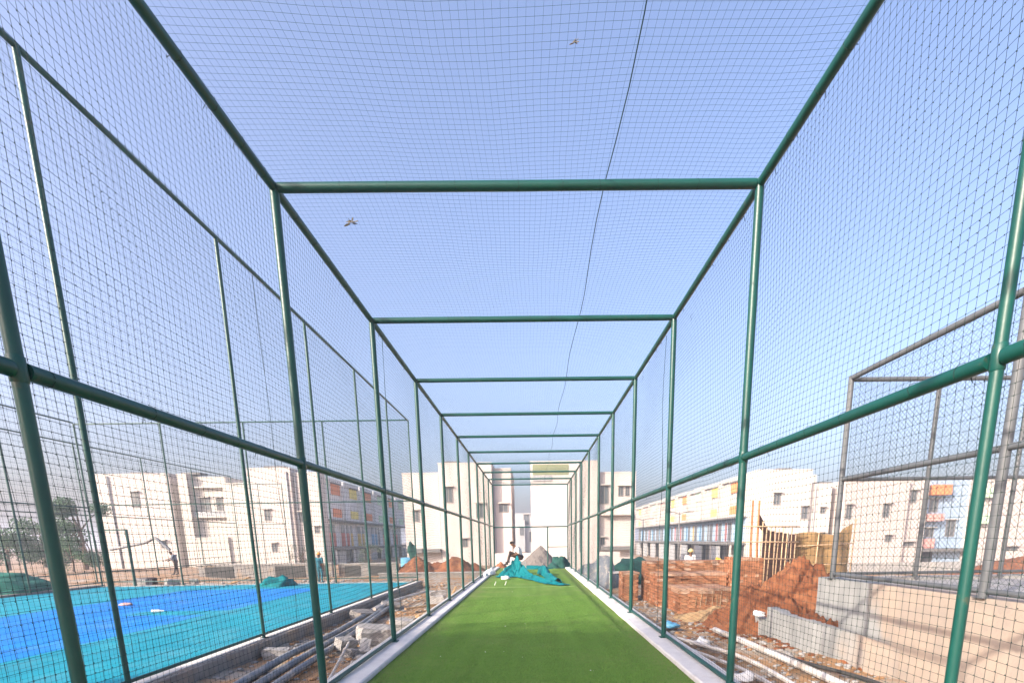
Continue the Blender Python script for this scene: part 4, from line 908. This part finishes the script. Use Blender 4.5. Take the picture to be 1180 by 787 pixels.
def block(label, boxes, wins, m='white_wall', slabs=(), extra=None, name='apartment_block', group=None):
    x0 = min(q[0] for q in boxes); x1 = max(q[1] for q in boxes); y0 = min(q[2] for q in boxes); z0 = boxes[0][4]
    t = thing(name, label, 'building', ((x0+x1)/2, y0, z0), group)
    for q in boxes:
        wl = MB().box(*q).build('wall', M[m], t)
        MB().box(q[0]-.04, q[1]+.04, q[2]-.04, q[3]+.04, q[5]-.002, q[5]+.10).build('parapet_coping', M[m], wl)
    for wn_ in wins: window(t, *wn_)
    for s in slabs: MB().box(*s).build('roof_slab', M['shade_slab'], t)
    return t
Zb = -2.4
# centre, beyond the cage end
a = block('white block behind the left half of the cage end with a higher right part', [(-9.6, -4.05, 52, 64, Zb, 9.45), (-13.5, -9.602, 52.4, 62, Zb, 8.55), (-4.048, -2.1, 52.8, 63, Zb, 8.95)],
      [(-9.0+.35, 52, 5.5, .9, 1.6), (-5.42, 52, 3.9, .8, 1.5), (-7.1, 52, .9, .55, .9), (-2.95, 52.8, 4.5, 1.0, .9), (-12.3, 52.4, 3.6, .7, 1.2)], 'cream_wall', [(-9.0, -7.4, 52.3, 54, 9.552, 9.75)])
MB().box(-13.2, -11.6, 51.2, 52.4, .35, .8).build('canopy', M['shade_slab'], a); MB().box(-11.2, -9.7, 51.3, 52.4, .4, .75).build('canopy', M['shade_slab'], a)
MB().tube([(-3.9, 52.7, Zb), (-3.9, 52.7, 8.9)], .09, 8).build('drain_pipe', M['grey_wall'], a); MB().tube([(-9.7, 52.3, Zb), (-9.7, 52.3, 8.5)], .09, 8).build('drain_pipe', M['grey_wall'], a)
a = block('tall blank white block behind the right half of the cage end', [(.0, 7.15, 52, 64, Zb, 9.5)], [], 'cream_wall')
MB().box(.25, 4.0, 51.97, 52.3, 8.2, 9.25).build('parapet_grille', M['olive'], a)
MB().box(.25, 2.2, 51.9, 52.3, 7.6, 8.15).build('roof_slab', M['grey_wall'], a)
MB().tube([(5.1, 51.9, Zb), (5.1, 51.9, 9.3)], .09, 8).build('drain_pipe', M['grey_wall'], a)
a = block('lower white house right of the blank block with two upper windows', [(7.152, 11.2, 52.6, 62, Zb, 8.4)], [(7.85, 52.6, 5.2, .9, 1.9), (9.6, 52.6, 6.0, .55, 1.0), (10.3, 52.6, 6.0, .45, 1.0), (7.7, 52.6, .9, .5, .8)], 'cream_wall')
MB().box(7.5, 10.6, 51.6, 52.6, .35, .75).build('canopy', M['shade_slab'], a); MB().box(7.5, 11.0, 51.9, 52.6, 4.0, 4.15).build('canopy', M['white_wall'], a)
MB().box(8.0, 9.0, 52.57, 52.8, -2.2, .2).build('door', M['frame'], a)
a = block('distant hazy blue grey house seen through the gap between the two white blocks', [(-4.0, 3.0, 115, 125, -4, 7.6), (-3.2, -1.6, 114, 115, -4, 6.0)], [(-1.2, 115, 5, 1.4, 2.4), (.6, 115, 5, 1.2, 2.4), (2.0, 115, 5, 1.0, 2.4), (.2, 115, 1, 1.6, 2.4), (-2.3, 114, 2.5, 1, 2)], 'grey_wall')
# white compound wall behind the gravel
cw = MB().box(-3.2, 7.0, 38.2, 38.5, -2.4, .55).build('compound_wall', M['cream_wall']); tag(cw, 'low cream wall behind the gravel heap at the cage end', 'wall')
# left faces at Y = 58
a = block('broad pinkish white block at the far left with a single upper window', [(-50.4, -41.9, 58, 68, Zb, 9.65)], [(-46.1, 58, 5.9, 1.0, 1.8), (-43.6, 58, 1.2, .7, .9)], 'cream_wall', [(-46.6, -44.6, 58.4, 60, 9.76, 9.95)])
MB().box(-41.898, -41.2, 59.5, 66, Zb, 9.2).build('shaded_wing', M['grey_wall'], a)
MB().tube([(-48.9, 57.9, Zb), (-48.9, 57.9, 9.5)], .08, 8).build('drain_pipe', M['grey_wall'], a)
a = block('white block with a recessed grey balcony bay between two taller blocks', [(-41.0, -39.9, 58, 68, Zb, 9.55), (-39.898, -36.0, 58.9, 68, 2.3, 9.3), (-39.896, -36.002, 58.05, 68, Zb, 2.296), (-35.998, -33.0, 58.3, 68, Zb, 8.5)], [(-38.7, 58.9, 5.5, 1.2, 1.5), (-37.0, 58.9, 5.5, .8, 1.5)], 'white_wall', [(-40.8, -38.6, 58.5, 60, 9.66, 9.85)])
MB().box(-39.88, -36.02, 58.4, 58.9, 8.1, 8.26).build('balcony_slab', M['white_wall'], a); MB().box(-39.88, -36.02, 58.4, 58.9, 4.7, 4.86).build('balcony_slab', M['white_wall'], a)
MB().box(-39.88, -36.02, 58.42, 58.47, 4.862, 5.4).build('balcony_wall', M['grey_wall'], a)
a = block('tall plain white block right of the recessed balcony bay', [(-32.9, -27.9, 58, 68, Zb, 10.1), (-27.898, -24.95, 58.5, 60.38, Zb, 9.6)], [(-31.0, 58, 4.2, .8, 1.3), (-30.6, 58, .6, .7, 1.0), (-27.3, 58.5, 4, .5, 1.2), (-25.6, 58.5, 2.7, .6, .8)], 'cream_wall', [(-31, -28.6, 58.3, 60, 10.21, 10.42)])
for x in (-28.3, -27.6): MB().tube([(x, 57.9 if x < -27.9 else 58.4, Zb), (x, 57.9 if x < -27.9 else 58.4, 9.7)], .09, 8).build('drain_pipe', M['grey_wall'], a)
# right faces at Y = 55
a = block('bright white block on the right with a higher middle part and small windows', [(26.4, 31.4, 55, 66, Zb, 8.7), (31.402, 34.0, 55.4, 66, Zb, 7.2)], [(27.6, 55, 5.0, .8, 1.3), (30.85, 55, 3.4, .8, 1.4), (33.1, 55.4, 4.0, .6, .7), (33.75-.4, 55.4, 1.2, .5, .7)], 'white_wall', [(27.6, 29.2, 55.3, 57, 8.81, 9.0), (32.5, 34.0, 55.6, 57, 7.31, 7.5)])
MB().tube([(32.1, 55.3, Zb), (32.1, 55.3, 7.1)], .07, 8).build('drain_pipe', M['grey_wall'], a)
a = block('white block behind the corner post of the grey cage', [(34.9, 42.2, 54.6, 66, Zb, 7.4)], [(35.6, 54.6, 3.3, .7, 1.6), (39.8, 54.6, 3.4, .8, 1.5), (40.4, 54.6, .7, .8, .8)], 'cream_wall')
a = block('narrow shaded white house bay with one dark window in the grey cage view', [(42.202, 44.9, 55.2, 66, Zb, 7.5)], [(43.2, 55.2, 5.0, .7, 1.4), (43.2, 55.2, .2, 1.4, .5)], 'cream_wall')
a = block('small house with orange balcony panel and dark doorway seen through the grey cage', [(44.902, 50.5, 56.4, 66, Zb, 7.6)], [(46.6, 56.4, 4.0, 1.0, 1.5), (48.9, 56.4, 1.2, 1.1, 1.9), (46.5, 56.4, 1.2, 1.0, 1.0)], 'blue_wall')
MB().box(45.6, 47.7, 55.4, 56.4, 5.9, 7.0).build('colour_panel', M['paint_orange'], a); MB().box(45.4, 47.3, 55.5, 56.4, 3.0, 3.8).build('colour_panel', M['paint_pink'], a)
MB().box(45.3, 46.9, 55.9, 56.4, -.1, 1.0).build('colour_panel', M['paint_pink'], a); MB().box(44.95, 50.4, 55.2, 56.4, -.45, -.15).build('canopy', M['shade_slab'], a)
MB().box(45.6, 47.2, 56.36, 56.6, -2.3, -.5).build('door', M['dark_open'], a)
a = block('white house at the far right edge with a mint balcony panel', [(50.502, 62, 55.5, 66, Zb, 7.7)], [(55.5, 55.5, -.5, 1.8, .5), (58, 55.5, 4, 1, 1.4)], 'cream_wall')
MB().box(50.6, 52.3, 54.9, 55.5, 5.5, 6.5).build('colour_panel', M['paint_mint'], a); MB().box(50.6, 52.0, 54.9, 55.5, 2.6, 3.6).build('colour_panel', M['paint_mint'], a)

def row_house(label, w, top, s2, s1, cu, cw1, cw2, group, mwall='white_wall', mlow='blue_wall', left=False, depth=9):
    """Terraced unit, facade at x=0 looking to -X, bay along +Y from 0 to w."""
    t = thing('row_house', label, 'house', (0, 0, 0), group)
    MB().box(1.0, depth, .002, w-.002, Zb, top-.1).build('wall', M[mwall], t)
    lowb = MB().box(.90, 1.0, .15, w-.15, s1+.2, s2); lowb.build('lower_wall', M[mlow], t)  # right row's blue puts the shade under the upper floor into the colour
    b = MB(); a0, a1 = .35, w-.25                        # white surround of the upper floor
    b.box(0, 1.0, a0, a1, top-.45, top); b.box(0, 1.0, a0, a1, s2, s2+.28)
    b.box(0, 1.0, a0, a0+.28, s2+.28, top-.45); b.box(0, 1.0, a1-.28, a1, s2+.28, top-.45)
    b.box(.32, .5, a0+.28, a0+.28+(a1-a0)*.42, s2+.28, top-.45); b.build('upper_surround', M[mwall], t)
    c0, c1 = a0+.28+(a1-a0)*.42, a1-.28                  # bay: panel, window, panel
    c0, c1 = (w-c1)*1+0, (w-c0)*1                       # nearer side carries the colour
    b = MB().box(.32, .5, c1, a1-.28, s2+.28, top-.45); b.build('upper_infill', M[mwall], t)
    H_ = top-.45-(s2+.28); z0 = s2+.28
    MB().box(.18, .5, c0, c1, z0+H_*.66, z0+H_*.97).build('colour_panel', M[cu], t)
    MB().box(.18, .5, c0, c1, z0, z0+H_*.26).build('colour_panel', M[cu], t)
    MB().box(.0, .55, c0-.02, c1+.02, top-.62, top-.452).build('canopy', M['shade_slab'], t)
    window(t, .6, (c0+c1)/2, z0+H_*.28, (c1-c0)*.8, H_*.36, 'x', 'frame', False)
    MB().box(.6, .64, c0, c1, z0+H_*.26, z0+H_*.66).build('recess_wall', M[mwall], t)
    if left:
        for q, cc, ww in ((.16, cw1, 1.15), (.44, cw1, .75), (.68, cw2, .6)):
            hh = (s2-s1-.2)*.84; MB().box(.8, .905, w*(1-q)-ww/2, w*(1-q)+ww/2, s1+.2, s1+.2+hh*.62).build('shutter_panel', M[cc], t)
            MB().box(.84, .905, w*(1-q)-ww/2, w*(1-q)+ww/2, s1+.2+hh*.62, s1+.2+hh).build('pane', M['glass'], t)
    else:
      for q, cc, ww in ((.22, 'frame', 1.0), (.40, cw1, .5), (.72, 'frame', 1.1), (.90, cw2, .45)):
        yy = w*q; hh = (s2-s1-.2)*.78; window(t, .9, yy, s1+.25, ww, hh, 'x', cc, False, 0)
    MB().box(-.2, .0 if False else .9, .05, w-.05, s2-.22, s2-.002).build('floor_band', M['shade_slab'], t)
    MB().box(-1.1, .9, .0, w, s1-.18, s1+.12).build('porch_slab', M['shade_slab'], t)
    MB().box(.95, 1.02, .4, w*.5, Zb, s1-.2).build('garage_opening', M['dark_open'], t)
    MB().box(-.95, -.75, w*.52, w*.9, Zb, s1-.35).build('gate_panel', M['grey_wall'], t)
    for yy in (.15, w-.15): MB().box(-.9, -.7, yy-.12, yy+.12, Zb, s1-.182).build('porch_column', M[mwall], t)
    MB().box(2.5, 5.0, w*.2, w*.7, top-.1, top+.75).build('roof_room', M[mwall], t)
    return t
GR = 'terraced houses right of the cage'
cols = [('paint_orange', 'paint_red', 'paint_red', 'orange'), ('paint_yellow', 'paint_red', 'frame', 'lemon yellow'), ('paint_mint', 'paint_blue', 'paint_ochre', 'mint green'), ('paint_orange', 'paint_blue', 'paint_red', 'orange'), ('paint_yellow', 'paint_red', 'paint_blue', 'lemon yellow'),
        ('paint_pink', 'paint_red', 'frame', 'pink'), ('paint_mint', 'frame', 'paint_blue', 'mint green'), ('paint_pink', 'paint_red', 'frame', 'pink'), ('paint_yellow', 'paint_blue', 'frame', 'lemon yellow')]
lb = ['white terraced house with orange upper panels, nearest of the right row', 'white terraced house with yellow panels beside the nearest orange one', 'white terraced house with mint panels in the middle of the right row',
      'white terraced house with orange panels behind the right lamp post', 'white terraced house with yellow panels left of the orange one by the lamp post', 'pink panelled terraced house farther along the right row',
      'mint panelled terraced house between the two pink ones far along the right row', 'pink panelled terraced house behind the farther lamp post', 'yellow panelled terraced house at the far end of the right row']
for k in range(9):
    h = row_house(lb[k], 6.55, 8.75-.05*(k % 3), 4.0, .75, cols[k][0], cols[k][1], cols[k][2], GR, 'row_wall')
    h.location = (25, 58.6+6.56*k, 0)
GL = 'terraced houses left of the cage'
cols = [('paint_orange', 'paint_red', 'paint_red'), ('paint_yellow', 'paint_red', 'paint_ochre'), ('paint_orange', 'paint_ochre', 'paint_blue'), ('paint_mint', 'paint_blue', 'frame'), ('paint_orange', 'paint_red', 'frame'), ('paint_mint', 'paint_red', 'frame')]
lb = ['grey shaded terraced house with orange panels, nearest of the left row', 'grey terraced house with yellow panels, second of the left row', 'grey terraced house with orange panels, third of the left row', 'grey terraced house with mint panels behind the blue drum',
      'grey terraced house with orange panels near the far end of the left row', 'grey terraced house with mint panels, farthest of the left row']
for k in range(6):
    h = row_house(lb[k], 6.2, 9.6-.05*(k % 2), 4.5, .85, cols[k][0], cols[k][1], cols[k][2], GL, 'pale_wall', 'pale_wall', True)
    h.location = (-25.2, 60.4+6.21*k+6.2, 0); h.rotation_euler = (0, 0, math.pi)
# unseen block added behind and left of the camera to shade the near turf
a = block('unseen narrow block added behind the camera to shade the near turf', [(-17.6, -11.4, -7.1, -3.1, Zb, 8.72)], [(-14.5, -7.1, 1.5+3*j, 1.2, 1.4) for j in range(2)], 'cream_wall')
rb = MB()  # bars and tank added to break up the block's shadow edge
for z in (9.05, 9.32, 9.6): rb.box(-17.5, -11.5, -3.24, -3.16, z, z+.07)
for i in range(7): rb.box(-17.5+i*.985, -17.44+i*.985, -3.239, -3.161, 8.8, 9.68)
rb.build('shade_railing', M['grey_pipe'], a)
MB().tube([(-15.6, -4.6, 8.8), (-15.6, -4.6, 9.5), (-15.6, -4.6, 9.55)], [.6, .6, .2], 16).build('shade_tank', M['black_hose'], a)

# lamp posts
def lamp(label, x, y, z0, h):
    t = thing('street_lamp', label, 'street lamp', (x, y, z0), 'double arm street lamps')
    MB().tube([(x, y, z0), (x, y, z0+h)], [.09, .05], 8).build('pole', M['shade_slab'], t, True)
    for s in (-1, 1):
        MB().tube([(x, y, z0+h-.25), (x+s*.5, y, z0+h-.05), (x+s*.95, y, z0+h)], .035, 6).build('arm', M['shade_slab'], t, True)
        MB().obox((x+s*1.15, y, z0+h), (.28, .12, .05), (0, 0, 0)).build('lamp_head', M['shade_slab'], t)
lamp('double arm street lamp before the orange panelled house', 15.2, 50, -2.2, 6.35)
lamp('farther double arm street lamp near the end of the right row', 15.6, 68, -2.2, 6.4)

# low block walls and yard things beyond the court
def low_wall(label, x0, x1, y, z0, z1, openings, name='block_wall'):
    t = thing(name, label, 'wall', ((x0+x1)/2, y, z0), 'grey block walls beyond the court')
    MB().box(x0, x1, y, y+.25, z0, z1).build('wall', M['old_concrete'], t)
    for a_, b_ in openings: MB().box(a_, b_, y-.03, y+.02, z0+.12, z1-.1).build('dark_panel', M['dark_open'], t)
    MB().box(x0-.03, x1+.03, y-.05, y+.3, z1, z1+.06).build('coping', M['concrete'], t)
low_wall('long grey block wall with dark panels beyond the court, left of the person in teal', -21.0, -12.6, 30.5, -.8, .28, [(-20.6, -18.8), (-16.2, -14.3), (-14.0, -13)])
low_wall('grey block wall beyond the court, right of the person in teal', -12.4, -8.6, 31.0, -.8, .2, [(-12, -11), (-10.4, -9.2)])
low_wall('pale kerb wall running far along the left of the cage end', -9.0, -2.5, 28.3, -.9, -.28, [])
for k, (x, y, w_, h_, lb_) in enumerate([(-20.4, 25.5, .5, .5, 'dark open drum among the yard clutter beyond the court'), (-9.2, 36, .55, 1.0, 'light blue plastic water drum beyond the court')]):
    b = MB().tube([(x, y, -.6), (x, y, -.5), (x, y, -.6+h_*.95), (x, y, -.6+h_), (x, y, -.6+h_+.02)], [w_*.9, w_, w_, w_*.85, w_*.4], 16)
    auto_smooth(tag(b.build('water_drum', M['blue_plastic' if k else 'rust']), lb_, 'drum'), 40)
tag(MB().obox((-8.5, 30.2, -.1), (.35, .2, .5), (.1, .1, .4)).build('tool_box', M['tarp_green']), 'green panel leaning by the fence corner of the court', 'panel') if False else None
# net wad hanging at the court fence corner
lump('net_wad', (-8.1, 32.9, .95), (.28, .2, .5), 'tarp_green', 'dark green net wad hung on a stick by the far red earth mounds', 'net wad', 21, 20, 14, .3, flat=False)
tag(MB().tube([(-8.0, 33.0, -.9), (-8.1, 33.0, 1.4)], .05, 8).build('stick', M['bamboo'], smooth=True), 'upright stick carrying the dark green net wad', 'stick')

# site clutter to the right of the cage end
t = thing('site_trestle', 'small pale metal trestle standing behind the net near the left brick stack', 'trestle', (3.9, 21, -.7))
for x in (3.5, 4.3):
    for y in (20.7, 21.3): MB().tube([(x, y, -.8), (x, y, .1)], .03, 6).build('leg', M['pvc_pale'], t, True)
MB().box(3.45, 4.35, 20.65, 21.35, .1, .15).build('top', M['pvc_pale'], t)
lump('tarp_heap', (3.3, 23.5, -.7), (.9, 1.4, 1.2), 'pvc_grey', 'grey tarpaulin covered heap right of the cage end', 'tarpaulin', 33, 30, 18, .25)
lump('tarp_heap', (5.6, 26, -.8), (1.6, 1.4, 1.0), 'tarp_green', 'green tarpaulin covered heap behind the trestle', 'tarpaulin', 34, 30, 18, .25)
hw = MB().box(9, 40, 33, 33.3, -2.2, -.35).build('boundary_wall', M['concrete']); tag(hw, 'low grey boundary wall across the far right site', 'wall')

# ------------------------------------------------------------------ trees
def tree(name, label, x, y, z0, h, cr, n, m, seed, low=.3, group='trees beyond the court'):
    rr = np.random.default_rng(seed); t = thing(name, label, 'tree', (x, y, z0), group); b = MB()
    b.tube([(x, y, z0), (x+.1, y, z0+h*.3), (x-.05, y+.1, z0+h*.6), (x, y, z0+h*.9)], [h*.03, h*.024, h*.016, h*.005], 8)
    cl = []
    for i in range(13):
        a = rr.uniform(0, 6.28); zz = z0+h*(low+(1-low)*rr.random()); rad = cr*(.45+.55*rr.random())*math.sqrt(max(.08, 1-((zz-z0)/h-.55)**2*3.2))
        e = (x+math.cos(a)*rad, y+math.sin(a)*rad, zz); s = (x, y, z0+h*rr.uniform(.25, .6))
        b.tube([s, ((s[0]+e[0])/2, (s[1]+e[1])/2, (s[2]+e[2])/2+.15), e], [h*.012, h*.008, h*.003], 5); cl.append((e, cr*rr.uniform(.28, .5)))
    b.build('trunk', M['bark'], t, True)
    C_ = np.array([c[0] for c in cl]); S = np.array([c[1] for c in cl]); k = rr.integers(0, len(cl), n)
    d = rr.normal(size=(n, 3)); d /= np.linalg.norm(d, axis=1)[:, None]; p = C_[k]+d*(S[k]*rr.random(n)**.45)[:, None]*np.array([1, 1, .75])
    s = rr.uniform(.05, .13, n)*cr/2.2; u = rr.normal(size=(n, 3)); u /= np.linalg.norm(u, axis=1)[:, None]; v = np.cross(u, rr.normal(size=(n, 3))); v /= np.linalg.norm(v, axis=1)[:, None]
    V = np.stack([p-u*s[:, None], p+v*s[:, None]*.55, p+u*s[:, None], p-v*s[:, None]*.55], 1).reshape(-1, 3)
    o = link_mesh('crown', np_mesh('crown', V, np.arange(n*4).reshape(-1, 4)), M[m], t); return t
tree('leafy_tree', 'dense green tree beyond the court fence between the two nearest left posts', -42.2, 46, -.6, 6.4, 2.3, 9000, 'leaf', 1, .14)
tree('leafy_tree', 'dull green tree at the left picture edge beyond the second fence', -50.5, 47, -.6, 4.8, 2.7, 6500, 'leaf', 2, .1)
tree('leafy_tree', 'low bushy tree left of the dense green tree', -46.3, 48, -.6, 4.3, 2.2, 5000, 'leaf', 3, .08)
tree('leafy_tree', 'yellow green shrub at the foot of the dense green tree', -40.6, 43, -.6, 2.6, 1.4, 1600, 'leaf', 4, .1)
tree('leafy_tree', 'farthest dull tree poking out at the far left skyline', -62, 62, -1, 5.6, 3, 2600, 'leaf_dull', 5, .2)
tree('round_bush', 'round dark bush before the nearest left terraced house', -19.4, 58, -1.6, 3.0, 1.4, 1600, 'leaf_dull', 6, .1, 'bushes by the houses')
tree('round_bush', 'dark bush beside the plain white block on the left', -26.0, 55, -1.6, 2.9, 1.2, 1400, 'leaf_dull', 7, .1, 'bushes by the houses')

# ------------------------------------------------------------------ haze
hz = MB().box(-1800, 1800, -900, 2600, -9, 16).build('haze', bpy.data.materials.new('haze'), base=(0, 0, 0)); tag(hz, kind='stuff')
hm = hz.data.materials[0]; hm.use_nodes = True; hn = hm.node_tree; hn.nodes.clear()
ho = hn.nodes.new('ShaderNodeOutputMaterial'); hv = hn.nodes.new('ShaderNodeVolumePrincipled')
hv.inputs['Color'].default_value = (.84, .88, 1, 1); hv.inputs['Density'].default_value = .0021; hv.inputs['Anisotropy'].default_value = .2
hn.links.new(hv.outputs[0], ho.inputs['Volume'])
